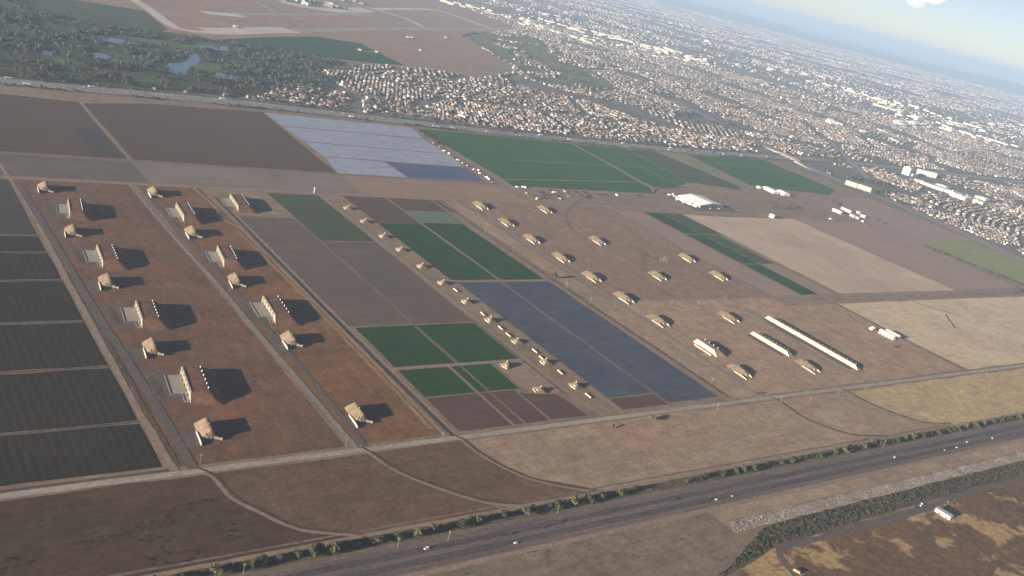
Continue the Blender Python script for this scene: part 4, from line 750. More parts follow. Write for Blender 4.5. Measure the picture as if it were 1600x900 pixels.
def make_truck(x, y, rz, paint, label, group, length=11.0, z=0.3, first={}):
    key = (paint, length)
    if key not in first:
        root = empty('truck', (0, 0, 0)); L2 = length / 2
        link('cargo_box', MB().box(-L2, L2 - 2.6, -1.25, 1.25, 1.1, 3.9).mesh('cargo_box'), paint, root)
        link('cab', MB().prism([(L2 - 2.3, .7), (L2, .7), (L2, 1.9), (L2 - .5, 3.0), (L2 - 2.3, 3.1)], 'y', -1.2, 1.2).mesh('cab'), 'paint_white' if paint != 'paint_white' else 'paint_silver', root)
        link('chassis', MB().box(-L2 + .3, L2 - .3, -.5, .5, .6, 1.08).mesh('chassis'), 'steel_door', root)
        for wx in (-L2 + 1.2, -L2 + 2.5, L2 - 1.2):
            for sy in (-1, 1): link('wheel', MB().tube((0, -.18, 0), (0, .18, 0), .5, .5, 10).mesh('wheel') if ('w',) not in first else first[('w',)], 'tyre', root, (wx, sy, .5))
        first[key] = root; o = root
    else: o = copy_tree(first[key])
    o.location = (x, y, z); o.rotation_euler = (0, 0, rz); return tag(o, label, 'truck', group)
for k, (p, pt) in enumerate(zip([(1405,2128),(1408,2106),(1400,2070),(1401,2048),(1400,2020),(1402,1999),(1402,1967),(1412,1964),(1399,1936),(1402,1920),(1399,1905),(1395,1889),(1391,1863),(1415,2166),(1418,2203)], ('paint_white', 'paint_white', 'paint_dark', 'paint_white', 'paint_rust', 'paint_dark', 'paint_white', 'paint_white', 'paint_tan', 'paint_rust', 'paint_white', 'paint_white', 'paint_green', 'paint_rust', 'paint_dark'))):
    make_truck(p[0], p[1], rnd.uniform(-.5, .5) + (math.pi / 2 if k % 3 else 0), pt, ('white' if pt == 'paint_white' else {'paint_dark': 'dark', 'paint_rust': 'rust red', 'paint_tan': 'tan', 'paint_green': 'green'}[pt]) + ' box truck parked on the track between sheeted and green fields', 'trucks parked beside the plastic sheeted field', 9.0)
def container(x, y, rz, paint, label, group, cat='container', L_=12.0, first={}):
    if (paint, L_) not in first:
        root = empty('storage_container', (0, 0, 0)); mb = MB().box(-L_ / 2, L_ / 2, -1.5, 1.5, .15, 3.2)
        link('container_shell', mb.mesh('container_shell'), paint, root); link('door', MB().box(L_ / 2, L_ / 2 + .12, -1.3, 1.3, .3, 3.0).mesh('door'), 'steel_door', root)
        for t in np.arange(-L_ / 2 + 1, L_ / 2, 2.0): link('rib', MB().box(t - .1, t + .1, -1.62, 1.62, .2, 3.3).mesh('rib'), paint, root)
        first[(paint, L_)] = root; o = root
    else: o = copy_tree(first[(paint, L_)])
    o.location = (x, y, .2); o.rotation_euler = (0, 0, rz); return tag(o, label, cat, group)
CN = {'paint_white': 'white', 'paint_rust': 'rust red', 'paint_dark': 'dark', 'paint_tan': 'tan', 'paint_silver': 'grey', 'paint_blue': 'blue'}
for k, (p, pt) in enumerate(zip([(1449,1838),(1472,1841),(1445,1791),(1455,1781),(1448,1750),(1497,1811),(1486,1783),(1504,1790),(1549,1828),(1548,1812),(1540,1783),(1594,1825),(1586,1801),(1579,1785),(1634,1828),(1628,1807),(1662,1832),(1634,1780),(1707,1818),(1728,1823),(1773,1822),(1477,1760),(1529,1761),(1654,1798),(1861,1834)],
        ('paint_white', 'paint_white', 'paint_tan', 'paint_rust', 'paint_white', 'paint_dark', 'paint_dark', 'paint_dark', 'paint_dark', 'paint_white', 'paint_dark', 'paint_tan', 'paint_dark', 'paint_tan', 'paint_dark', 'paint_rust', 'paint_dark', 'paint_dark', 'paint_dark', 'paint_dark', 'paint_white', 'paint_dark', 'paint_tan', 'paint_dark', 'paint_dark'))):
    container(p[0], p[1], rnd.choice((0, math.pi / 2, .4, -.3)), pt, CN[pt] + ' storage container in the equipment yard below the green fields', 'containers of the equipment yard', 'container', 12.0 if k % 2 else 8.0)
for k in range(14):
    x = 2000 + 13 * k + rnd.uniform(-3, 3); y = rnd.choice((1736, 1742, 1860, 1752)) + rnd.uniform(-4, 4)
    make_car(x, y, rnd.choice((0, 1.57)), rnd.choice(('paint_white', 'paint_white', 'paint_silver', 'paint_dark')), 'vehicle parked in the yard of the large cream roofed warehouse', 'van', 'vehicles in the warehouse yard', True)
for k, p in enumerate(((2005, 1855), (2020, 1846), (1998, 1812), (2002, 1790), (2028, 1862))): container(p[0], p[1], .1 * k, 'paint_white', 'white trailer beside the annex of the large cream roofed warehouse', 'trailers at the warehouse annex', 'trailer')
wv = empty('camper', (864, 463, .3), 1.9); link('body', MB().box(-3.4, 3.4, -1.3, 1.3, .6, 3.2).box(2.4, 4.4, -1.2, 1.2, .6, 2.2).mesh('body'), 'paint_tan', wv); link('windows', MB().box(-2.2, 1.6, -1.35, 1.35, 1.7, 2.5).mesh('windows'), 'glass_dark', wv)
for sx in (-2, 2.6):
    for sy in (-1.15, 1.15): link('wheel', MB().tube((sx, sy - .15, .45), (sx, sy + .15, .45), .45, .45, 10).mesh('wheel'), 'tyre', wv)
tag(wv, 'tan camper at the bend of the marsh road at the bottom edge', 'camper')

# ------------------------------------------------------------------ poles
def make_pole(h):
    root = empty('utility_pole', (0, 0, 0)); link('mast', MB().tube((0, 0, 0), (0, 0, h), .2, .13, 7).mesh('mast'), 'pole_wood', root)
    for z in (h - .7, h - 2.2): link('crossarm', MB().box(-1.6, 1.6, -.12, .12, z - .14, z + .14).mesh('crossarm'), 'pole_wood', root)
    return root
pl_ = make_pole(12); npole = 0
for grp, lab, pts in (('poles along the eastern ditch', 'wooden utility pole standing beside the brown ditch of the slate blue field', [(1129,1152),(1133,1080),(1135,1005),(1136,928),(1130,849),(1127,1220),(1129,1301),(1123,1391),(1128,1499),(1136,1609)]),
                      ('poles along the base road', 'wooden utility pole beside the straight base road', [(1437,778),(1362,777),(1272,767),(1215,779),(1072,781),(326,807),(488,807),(605,792),(1622,770),(1821,767)]),
                      ('poles along the cross road', 'wooden utility pole beside the eastern cross road', [(1385,1129),(1489,1154),(1557,1144),(1316,1133)]),
                      ('poles along the highway', 'wooden utility pole among the roadside trees', [(308,633),(457,627),(512,623),(656,630),(1277,632)])):
    for p in pts:
        o = pl_ if npole == 0 else copy_tree(pl_); npole += 1
        o.location = (p[0], p[1], .1); o.rotation_euler = (0, 0, rnd.uniform(0, 3)); tag(o, lab, 'utility pole', grp)
pm = empty('pump_tower', (846, 1712, .1)); link('mast', MB().tube((0, 0, 0), (0, 0, 9), 1.0, .7, 8).mesh('mast'), 'wall_white', pm); link('tank_head', MB().tube((0, 0, 9), (0, 0, 11), 1.6, 1.4, 10).mesh('tank_head'), 'wall_white', pm); tag(pm, 'white pump tower beside the track below the brown strip', 'tower')

# ------------------------------------------------------------------ trees and shrubs
def crown_mesh(seed, n, rx, rz, zc, leaf, mat, lobes=6, gaps=0.55):
    r = random.Random(seed); v, f = [], []
    L_ = []
    for _ in range(lobes):
        a = r.uniform(0, math.tau); d = r.uniform(.15, .62) * rx
        L_.append((d * math.cos(a), d * math.sin(a), zc + r.uniform(-.5, .55) * rz, r.uniform(.42, .68)))
    for k in range(n):
        lx, ly, lz, ls = r.choice(L_)
        d = Vector((r.gauss(0, 1), r.gauss(0, 1), r.gauss(0, 1))).normalized() * (r.uniform(gaps, 1.0))
        c = Vector((lx + d.x * rx * ls, ly + d.y * rx * ls, lz + d.z * rz * ls))
        nr = (d + Vector((r.uniform(-.7, .7), r.uniform(-.7, .7), r.uniform(-.3, .9)))).normalized(); u = nr.orthogonal().normalized(); w_ = nr.cross(u)
        a = r.uniform(0, 3.14); u, w_ = u * math.cos(a) + w_ * math.sin(a), w_ * math.cos(a) - u * math.sin(a)
        s = leaf * r.uniform(.6, 1.3); b_ = len(v)
        v += [c - u * s, c + w_ * s * .7, c + u * s, c - w_ * s * .7]; f.append((b_, b_ + 1, b_ + 2, b_ + 3))
    me = mesh('crown', v, f); me.materials.append(MATS[mat]); return me
def trunk_mesh(seed, h, r0):
    r = random.Random(seed); mb = MB(); mb.tube((0, 0, -.2), (r.uniform(-.2, .2), r.uniform(-.2, .2), h * .55), r0, r0 * .6, 7)
    for k in range(4):
        a = k * 1.6 + r.random(); mb.tube((0, 0, h * r.uniform(.3, .5)), (math.cos(a) * h * .28, math.sin(a) * h * .28, h * r.uniform(.62, .85)), r0 * .5, r0 * .2, 5)
    me = mb.mesh('trunk'); me.materials.append(MATS['bark']); return me
TREE = []
for k, mt in enumerate(('leaf_yellow', 'leaf_green', 'leaf_olive', 'leaf_yellow', 'leaf_dark', 'leaf_brown')):
    h = (8.5, 8.0, 7.0, 7.5, 6.0, 4.5)[k]
    TREE.append((crown_mesh(40 + k, 340, h * .52, h * .40, h * .54, h * .085, mt, 9), trunk_mesh(60 + k, h, .22)))
def tree(name, x, y, k, s, label, group, z=.1):
    o = empty(name, (x, y, z), rnd.uniform(0, 6.28)); o.scale = (s * rnd.uniform(.75, 1.35), s * rnd.uniform(.75, 1.2), s * rnd.uniform(.85, 1.2))
    link('crown', TREE[k][0], (), o); link('trunk', TREE[k][1], (), o); return tag(o, label, 'shrub' if 'shrub' in name else 'tree', group)
TN = ['yellow green', 'mid green', 'olive', 'pale yellow', 'dark green', 'brown']
row = [(286,641),(291,640),(318,639),(330,640),(345,638),(362,634),(375,636),(397,635),(405,632),(421,634),(442,635),(465,636),(485,636),(505,637),(538,638),(559,637),(592,637),(619,637),(664,635),(688,636),(709,637),(729,637),(756,637),(931,636),(955,636),(970,636),(988,637),(1047,638),(1067,638),(1132,636),(1169,636),(1189,637),(1205,637),(1236,637),(1296,638),(1322,639),(1342,638),(1366,639),(1389,640),(1413,640),(1435,640),(1468,639),(1495,638),(1522,636),(1550,635),(1579,633),(1613,633),(1641,632),(1671,630),(1699,629)]
for k, p in enumerate(row):
    kk = [0, 2, 1, 2, 3, 2, 1, 0, 1, 2, 2, 1][k % 12]
    tree('roadside_tree', p[0], 640 - p[0] * .0012 + rnd.uniform(-1.5, 1.5), kk, rnd.uniform(1.1, 1.55), f'{TN[kk]} tree in the row along the highway, tree {["at the left end", "left of the middle", "in the middle", "right of the middle", "at the right end"][min(4, int(p[0] / 360))]}', 'trees along the highway')
for k in range(190):                                             # low dark shrubs that fill the row
    x = 230 + k * 8.4 + rnd.uniform(-4, 4)
    if 790 < x < 860: continue
    kk = 4 if rnd.random() < .85 else 5
    tree('roadside_shrub', x, 642 - x * .0012 + rnd.uniform(-2.5, 2.5), kk, rnd.uniform(.75, 1.45), f'low {TN[kk]} shrub under the trees along the highway', 'shrubs along the highway')
for x, y, k, s, lab in ((868, 640, 5, 1.1, 'brown shrub at the gap in the roadside trees'), (880, 640, 5, 1.0, 'second brown shrub beside the gap in the roadside trees'), (893, 639, 5, 1.1, 'third brown shrub past the gap in the roadside trees'), (1270, 644, 2, 1.3, 'tan bushy tree standing up from the right part of the tree row')): tree('roadside_shrub', x, y, k, s, lab, 'shrubs along the highway')
for p, k, s, lab, nm in (([(934,778)][0], 2, 1.35, 'lone yellowish tree on the near side of the base road', 'lone_tree'), ([(861,773)][0], 4, .9, 'lone dark bush below the base road, left of the lone tree', 'lone_shrub'), ([(1137,1270)][0], 0, 1.5, 'lone bright yellow green tree at the end of the field cross track', 'lone_tree'), ([(2682,1137)][0], 4, 2.2, 'big dark tree at the right edge beside the cross road', 'lone_tree'), ([(2634,1135)][0], 2, 1.5, 'smaller olive tree at the right edge beside the big dark one', 'lone_tree'), ([(1195,809)][0], 4, .8, 'dark bush at the foot of the eastern magazine road', 'lone_shrub'), ([(1730,911)][0], 1, .7, 'green bush below the two white sheds', 'lone_shrub')):
    tree(nm, p[0], p[1], k, s, lab, None)
for k, p in enumerate([(1495,1353),(1494,1344),(1510,1353),(1514,1362),(1503,1341)]):
    dt = empty('bare_tree', (p[0], p[1], .1), k); mb = MB(); mb.tube((0, 0, 0), (.3, 0, 9), .35, .12, 6)
    for q in range(9):
        a = q * 2.2; z = 3 + q * .6; mb.tube((0.1, 0, z), (math.cos(a) * 3, math.sin(a) * 3, z + 3.4), .16, .05, 4)
    link('trunk', mb.mesh('trunk'), 'pole_wood', dt); tag(dt, 'bare grey tree in a clump among the eastern magazines', 'tree', 'bare trees among the eastern magazines')
for k, p in enumerate([(1472,1394),(1487,1394),(1484,1380),(1485,1371),(1491,1366),(1473,1385)]): tree('field_shrub', p[0], p[1], 2 if k % 2 else 4, rnd.uniform(.5, .8), f'low {"olive" if k % 2 else "dark green"} shrub beside the bare trees among the eastern magazines', 'shrubs among the eastern magazines')
for k in range(46):
    t = k / 45; kk = rnd.choice((2, 4, 4, 1)); tree('windbreak_tree', 2758 + 26 * t + rnd.uniform(-7, 7), 1480 - 310 * t, kk, rnd.uniform(.9, 1.5), f'{TN[kk]} tree in the windbreak beside the yellow green field', 'windbreak trees at the right')
for k, p in enumerate([(2385,1790),(2421,1801),(2424,1787),(2493,1801),(2526,1812),(2518,1792),(2809,1884),(2844,1896),(2821,1872),(2464,1791),(2841,1724),(2825,1700),(2826,1688)]): tree('field_tree', p[0], p[1], 4 if k % 2 else 2, rnd.uniform(1.0, 1.6), f'{"dark green" if k % 2 else "olive"} tree in the loose clumps around the farm sheds', 'trees around the farm sheds')
for k in range(26):
    p = [(1442,2348),(1435,2189)][0]; q = [(1442,2348),(1435,2189)][1]; t = rnd.random()
    tree('field_shrub', p[0] + (q[0] - p[0]) * t + rnd.uniform(-9, 9), p[1] + (q[1] - p[1]) * t, rnd.choice((4, 2)), rnd.uniform(.7, 1.3), 'dark shrub at the freeway end of the truck track', 'shrubs at the end of the truck track')

# ------------------------------------------------------------------ numpy scatter tools
M3 = np.array([[0.79958512, -0.55447011, 0.23070875], [0.01304471, 0.40010524, 0.91637636], [0.60041108, 0.72971138, -0.3271511]])
def in_view(x, y, margin=60):
    d = np.stack([x, y, np.full_like(x, -CAM_H)], 1) @ M3.T
    X = 1500 * d[:, 0] / d[:, 2]; Y = 1500 * d[:, 1] / d[:, 2]
    return (d[:, 2] > 10) & (np.abs(X) < 800 + margin) & (np.abs(Y) < 450 + margin)
def inside(x, y, poly):
    r = np.zeros(len(x), bool); n = len(poly)
    for i in range(n):
        (ax, ay), (bx, by) = poly[i], poly[(i + 1) % n]
        c = ((ay > y) != (by > y)); r ^= c & (x < (bx - ax) * (y - ay) / ((by - ay) if by != ay else 1e-9) + ax)
    return r
def line_dist(x, y, pts):
    d = np.full(len(x), 1e9)
    for (ax, ay), (bx, by) in zip(pts[:-1], pts[1:]):
        t = np.clip(((x - ax) * (bx - ax) + (y - ay) * (by - ay)) / ((bx - ax) ** 2 + (by - ay) ** 2), 0, 1)
        d = np.minimum(d, np.hypot(x - ax - t * (bx - ax), y - ay - t * (by - ay)))
    return d
def bumps(x, y, size, seed):
    r = np.random.default_rng(seed); s = np.zeros(len(x))
    for k in range(7):
        a = r.uniform(0, 6.28); f = r.uniform(.6, 1.8) * 6.28 / size; s += np.sin((x * math.cos(a) + y * math.sin(a)) * f + r.uniform(0, 6.28))
    return s / 3.0
H_V = np.array([(-.5, -.5, 0), (.5, -.5, 0), (.5, .5, 0), (-.5, .5, 0), (-.5, -.5, 1), (.5, -.5, 1), (.5, .5, 1), (-.5, .5, 1), (0, -.28, 2), (0, .28, 2)])
H_F = [(0, 1, 5, 4), (1, 2, 6, 5), (2, 3, 7, 6), (3, 0, 4, 7), (5, 6, 9, 8), (7, 4, 8, 9), (4, 5, 8), (6, 7, 9)]
B_V = H_V[:8]; B_F = H_F[:4] + [(4, 5, 6, 7)]
def instance(T, x, y, ang, sx, sy, h1, h2=None, z0=0.1):
    n = len(x); v = np.empty((n, len(T), 3)); c, s = np.cos(ang)[:, None], np.sin(ang)[:, None]
    lx = T[None, :, 0] * sx[:, None]; ly = T[None, :, 1] * sy[:, None]
    v[:, :, 0] = x[:, None] + lx * c - ly * s; v[:, :, 1] = y[:, None] + lx * s + ly * c
    zz = T[None, :, 2]; v[:, :, 2] = z0 + np.where(zz <= 1, zz * h1[:, None], h1[:, None] + (zz - 1) * (h2[:, None] if h2 is not None else 0))
    return v
ROOFS = ['roof_tan', 'roof_terracotta', 'roof_grey', 'roof_brown', 'roof_pale']; WALLS = ['stucco_white', 'stucco_cream', 'stucco_tan']

# ------------------------------------------------------------------ the suburb: lots along streets
cells = []
for cx in np.arange(700, 8200, 430):
    for cy in np.arange(500, 8200, 430):
        if cy < 2300 and cx < 3100: continue
        cells.append((cx + npr.uniform(-150, 150), cy + npr.uniform(-150, 150), npr.choice([0, 0, math.pi / 2, .35, -.5, 1.0, -1.0])))
cells = np.array(cells)
cells = cells[(np.hypot(cells[:, 0], cells[:, 1]) < 8000) & in_view(cells[:, 0], cells[:, 1], 320)]
HX, HY, HA, HS = [], [], [], []; SQ = []
for ci, (cx, cy, a) in enumerate(cells):
    u = np.arange(-420, 421, 14.0); vrow = np.arange(-396, 397, 54.0)
    U_, V_ = np.meshgrid(u, vrow); U_ = U_.ravel(); V_ = V_.ravel(); bend = 14 * np.sin(U_ / 90 + ci)
    for side in (0, -15.5, 15.5):
        lu, lv = U_ + (npr.uniform(-1.5, 1.5, len(U_)) if side else 0), V_ + bend + side + (npr.uniform(-1.5, 1.5, len(U_)) if side else 0)
        X = cx + lu * math.cos(a) - lv * math.sin(a); Y = cy + lu * math.sin(a) + lv * math.cos(a)
        dd = (X[:, None] - cells[None, :, 0]) ** 2 + (Y[:, None] - cells[None, :, 1]) ** 2
        srt = np.sort(np.sqrt(dd), 1); k = (dd.argmin(1) == ci) & (srt[:, 1] - srt[:, 0] > (38 if side else 26))
        if side == 0: SQ.append((X[k], Y[k], np.full(k.sum(), a)))
        else: HX.append(X[k]); HY.append(Y[k]); HA.append(np.full(k.sum(), a)); HS.append(np.full(k.sum(), side))
HX, HY, HA = map(np.concatenate, (HX, HY, HA)); SX, SY, SA = (np.concatenate([q[i] for q in SQ]) for i in range(3))
def lot_ok(x, y):
    ok = in_view(x, y, 50) & ((y > 2498) | (x > 3290)) & ~inside(x, y, GOLF) & ~inside(x, y, AIR) & ~(inside(x, y, PARK) & (bumps(x, y, 420, 8) > -.55))
    ok &= (line_dist(x, y, FW) > 62) & (line_dist(x, y, BC) > 42) & (line_dist(x, y, [(4389,3107),(4007,2701),(3658,2338),(3526,2181)]) > 30)
    ok &= ~((x < 1450) & (y > 2760)) & ~inside(x, y, [(1247,3636),(1652,3620),(1896,3424),(1713,3281),(1591,3136),(1433,3168),(1161,3303)]) & (np.hypot(x - 4200, y - 2420) > 190)
    ok &= ~inside(x, y, [(4025,2316),(4127,2272),(4261,2110),(4033,1999),(3935,2048),(3951,2244)]) & ~inside(x, y, [(3356,2224),(3376,2100),(3291,2041),(3269,2160)])
    ok &= ~inside(x, y, [(3579,2490),(3779,2395),(3510,2100),(3245,1989),(3276,2196)]) & ~inside(x, y, [(3354,3238),(3740,3259),(3530,3021),(3177,3013)])
    return ok
k = lot_ok(HX, HY) & (npr.random(len(HX)) > .16 + .14 * np.clip(bumps(HX, HY, 300, 4), -1, 1)) & (bumps(HX, HY, 620, 3) > np.where(np.hypot(HX, HY) < 4100, -1.3, -.62))
k &= npr.random(len(HX)) < np.clip(1.45 - np.hypot(HX, HY) / 12000, .85, 1)
HX, HY, HA = HX[k], HY[k], HA[k] + npr.normal(0, .10, k.sum())
k = lot_ok(SX, SY); SX, SY, SA = SX[k], SY[k], SA[k]
n = len(SX)
V = instance(np.array([(-.5, -.5, 0), (.5, -.5, 0), (.5, .5, 0), (-.5, .5, 0)]), SX, SY, SA, np.full(n, 15.5), np.full(n, 9.0), np.zeros(n), None, 0.16)
me = mass('street', V, [(0, 1, 2, 3)], ['street'], np.zeros((n, 1))); o = link('street', me); tag(o, 'web of narrow residential streets between the houses', None, None, 'structure')
order = np.argsort(np.hypot(HX, HY)); HX, HY, HA = HX[order], HY[order], HA[order]
W_ = npr.uniform(7.5, 11.5, len(HX)); L_ = npr.uniform(9.5, 15, len(HX)); H1 = npr.choice([3.0, 3.2, 5.6, 5.9], len(HX)); H2 = npr.uniform(1.8, 2.9, len(HX))
HA = HA + np.where(npr.random(len(HX)) < .4, math.pi / 2, 0)
RI = npr.choice(5, len(HX), p=[.26, .14, .22, .28, .10]); WI = npr.choice(3, len(HX), p=[.20, .38, .42])
vis = in_view(HX, HY, 0)
solo = np.where(vis)[0][:300]; rest = np.setdiff1d(np.arange(len(HX)), solo)
RN = ['tan', 'terracotta', 'grey', 'dark brown', 'pale']
WMESH, RMESH = {}, {}
for i in solo:
    tall = H1[i] > 4; wk = (WI[i], tall)
    if wk not in WMESH:
        me = mesh('house', H_V[:8] * np.array([1, 1, 1]), H_F[:4]); me.materials.append(MATS[WALLS[WI[i]]]); WMESH[wk] = me
    if RI[i] not in RMESH:
        rv = H_V[4:10].copy(); rv[:4, :2] *= 1.08; rv[:, 2] -= 1; rv[:4, 2] -= .06
        me = mesh('roof', rv, [(1, 2, 5, 4), (3, 0, 4, 5), (0, 1, 4), (2, 3, 5), (3, 2, 1, 0)]); me.materials.append(MATS[ROOFS[RI[i]]]); RMESH[RI[i]] = me
    o = link('house', WMESH[wk], (), None, (HX[i], HY[i], .1), HA[i]); o.scale = (W_[i], L_[i], H1[i])
    rf = link('roof', RMESH[RI[i]], (), o, (0, 0, 1)); rf.scale = (1, 1, H2[i] / H1[i])
    where = 'near the golf course end of the suburb' if HX[i] < 1500 else ('just behind the freeway opposite the green fields' if HY[i] > 2480 else 'in the suburb along the right hand avenue')
    tag(o, f'{RN[RI[i]]} roofed {"two storey" if tall else "low"} {["white", "cream", "tan"][WI[i]]} house {where}', 'house', 'houses ' + where)
n = len(rest); mi = np.zeros((n, 8)); mi[:, :4] = WI[rest][:, None]; mi[:, 4:] = 3 + RI[rest][:, None]
V = instance(H_V, HX[rest], HY[rest], HA[rest], W_[rest], L_[rest], H1[rest], H2[rest])
tag(link('suburb_houses', mass('suburb_houses', V, H_F, WALLS + ROOFS, mi)), 'thousands of small pale roofed houses filling the suburb', 'houses', None, 'stuff')
# suburb trees
def crown_template(seed, n):
    r = random.Random(seed); v, f = [], []
    for k in range(n):
        d = Vector((r.gauss(0, 1), r.gauss(0, 1), r.gauss(0, .8))).normalized() * r.uniform(.3, .5); nr = (d + Vector((r.uniform(-.4, .4), r.uniform(-.4, .4), r.uniform(-.2, .5)))).normalized()
        u = nr.orthogonal().normalized(); w_ = nr.cross(u); s = r.uniform(.2, .34); b_ = len(v); c = Vector((d.x, d.y, .55 + d.z * .9))
        v += [c - u * s, c + w_ * s * .8, c + u * s, c - w_ * s * .8]; f.append((b_, b_ + 1, b_ + 2, b_ + 3))
    return np.array([tuple(p) for p in v]), f
T9, F9 = crown_template(5, 9); T5, F5 = crown_template(6, 5); T30, F30 = crown_template(8, 34)
def tree_mass(name, x, y, s, h, T, Fc, label, mats=('leaf_far', 'leaf_dark', 'leaf_olive')):
    n = len(x); v = instance(np.c_[T[:, :2], np.clip(T[:, 2], 0, 1)], x, y, npr.uniform(0, 6.28, n), s, s, h)
    mi = np.repeat(npr.choice(3, n, p=[.5, .35, .15])[:, None], len(Fc), 1)
    return tag(link(name, mass(name, v, Fc, list(mats), mi)), label, 'trees', None, 'stuff')
TX_ = np.concatenate([HX + npr.normal(0, 11, len(HX)), HX[::2] + npr.normal(0, 16, len(HX[::2]))]); TY_ = np.concatenate([HY + npr.normal(0, 11, len(HX)), HY[::2] + npr.normal(0, 16, len(HX[::2]))])
k = lot_ok(TX_, TY_); TX_, TY_ = TX_[k], TY_[k]; dt = np.hypot(TX_, TY_); keep = npr.random(len(dt)) < np.where(dt < 5200, .5, .34); TX_, TY_, dt = TX_[keep], TY_[keep], dt[keep]
nr_ = dt < 4200
tree_mass('suburb_trees', TX_[nr_], TY_[nr_], npr.uniform(5, 12, nr_.sum()), npr.uniform(5, 10, nr_.sum()), T9, F9, 'dark garden trees among the nearer houses')
tree_mass('suburb_trees', TX_[~nr_], TY_[~nr_], npr.uniform(8, 16, (~nr_).sum()), npr.uniform(6, 12, (~nr_).sum()), T5, F5, 'dark garden trees among the farther houses')
gx_, gy_ = npr.uniform(900, 7600, 26000), npr.uniform(600, 7600, 26000); k = lot_ok(gx_, gy_) & (bumps(gx_, gy_, 620, 3) < -.62) & (np.hypot(gx_, gy_) > 4000) & (np.hypot(gx_, gy_) < 7800); gx_, gy_ = gx_[k], gy_[k]
tree_mass('suburb_trees', gx_, gy_, npr.uniform(8, 15, len(gx_)), npr.uniform(6, 12, len(gx_)), T5, F5, 'dark wooded gaps and small parks inside the suburb')
# wooded corner around the apartment blocks and the interchange, and the park
def fill(poly, cnt, seed, avoid=()):
    r = np.random.default_rng(seed); P = np.array(poly); x = r.uniform(P[:, 0].min(), P[:, 0].max(), cnt * 6); y = r.uniform(P[:, 1].min(), P[:, 1].max(), cnt * 6)
    k = inside(x, y, poly)
    for q in avoid: k &= ~inside(x, y, q)
    return x[k][:cnt], y[k][:cnt]
for poly, cnt, lab in (([(3437,2399),(3520,2279),(3697,2208),(3364,1932),(3209,1928),(3402,2225),(3277,2260)], 420, 'dark trees around the yellow apartment blocks'), ([(3845,2846),(4004,2814),(3720,2456),(3528,2417),(3522,2569)], 160, 'scattered trees inside the freeway interchange'), ([(1027,2543),(1202,2769),(1484,3118),(1713,3281),(1547,3001),(1317,2741),(1170,2545),(1079,2509)], 420, 'dark trees between the golf course and the first houses'), (PARK, 700, 'park trees between airfield and suburb'), ([(3406,3292),(3838,3304),(3563,3009),(3147,2982)], 260, 'dark trees of a small park in the suburb')):
    x, y = fill(poly, cnt, cnt); n = len(x); k = bumps(x, y, 240, 5) > .1; x, y = x[k], y[k]; n = len(x)
    tree_mass('park_trees', x, y, npr.uniform(7, 14, n), npr.uniform(7, 13, n), T9, F9, lab)
x = np.concatenate([npr.uniform(-200, 3400, 900)]); yy = np.interp(x, [p[0] for p in FW], [p[1] for p in FW]) + np.where(npr.random(900) < .5, 44, -41) + npr.normal(0, 5, 900)
k = in_view(x, yy, 40) & (bumps(x, yy, 300, 9) > -.2); tree_mass('freeway_shrubs', x[k], yy[k], npr.uniform(4, 9, k.sum()), npr.uniform(3, 8, k.sum()), T9, F9, 'shrubs and small trees along both verges of the freeway')
# golf course trees: the nearest ones singly, the rest as one wood
PONDS = [[(v.co.x, v.co.y) for v in o.data.vertices] for o in D.objects if o.name.startswith(('water', 'fairway'))]
x, y = fill(GOLF, 3100, 77, PONDS); k = (bumps(x, y, 260, 15) + .9 * bumps(x, y, 90, 16) > -.25) & in_view(x, y, 40) & (line_dist(x, y, FW) > 46) & ~inside(x, y, [(601,3882),(697,3847),(858,3854),(1084,3851),(1070,3493),(1021,3416),(862,3406),(753,3407),(625,3485)]); x, y = x[k], y[k]
o_ = np.argsort(np.hypot(x, y)); x, y = x[o_], y[o_]; vis = np.where(in_view(x, y, 0))[0][:300]; oth = np.setdiff1d(np.arange(len(x)), vis)
GT = []
for k, mt in enumerate(('leaf_dark', 'leaf_far', 'leaf_olive', 'leaf_dark')):
    cm = crown_mesh(90 + k, 110, 4.6, 4.4, 6.4, 1.25, mt, 6, .4); tm = trunk_mesh(95 + k, 10, .35); GT.append((cm, tm))
for i in vis:
    kk = int(npr.integers(4)); o = link('golf_course_tree', None, (), None, (x[i], y[i], .12), npr.uniform(0, 6.28)); s = npr.uniform(.8, 1.5); o.scale = (s, s, s * npr.uniform(.9, 1.2))
    link('crown', GT[kk][0], (), o); link('trunk', GT[kk][1], (), o)
    wh_ = 'close above the freeway' if y[i] < 2620 else 'around the ponds'
    tag(o, f'{["dark", "deep green", "olive", "dark"][kk]} tree of the golf course {wh_}', 'tree', f'golf course trees {wh_}')
tree_mass('golf_course_wood', x[oth], y[oth], npr.uniform(8, 14, len(oth)), npr.uniform(8, 14, len(oth)), T30, F30, 'dense dark trees of the farther golf course')

# ------------------------------------------------------------------ freeway traffic
def traffic_mesh(pt, truck):
    if truck: mb = MB().box(-8, 5.2, -1.3, 1.3, 1.1, 4.1, 0).prism([(5.5, .5), (8, .5), (8, 2.2), (7.2, 3.4), (5.5, 3.5)], 'y', -1.25, 1.25, 0).box(-7.6, 7.6, -1.1, 1.1, .25, 1.08, 1)
    else: mb = MB().prism([(-2.3, .3), (2.3, .3), (2.3, .75), (1.2, .95), (-2.1, 1.0), (-2.3, .85)], 'y', -.95, .95, 0).prism([(-1.9, 1.0), (1.0, .96), (.3, 1.5), (-1.3, 1.5)], 'y', -.85, .85, 1)
    me = mb.mesh('freeway_car'); me.materials.append(MATS[pt]); me.materials.append(MATS['glass_dark']); return me
TM = {(pt, t): traffic_mesh(pt, t) for pt in ('paint_white', 'paint_silver', 'paint_dark', 'paint_red', 'paint_blue') for t in (False, True)}
fx = [p.x for p in smooth_line(FW, 20)]; fy = [p.y for p in smooth_line(FW, 20)]
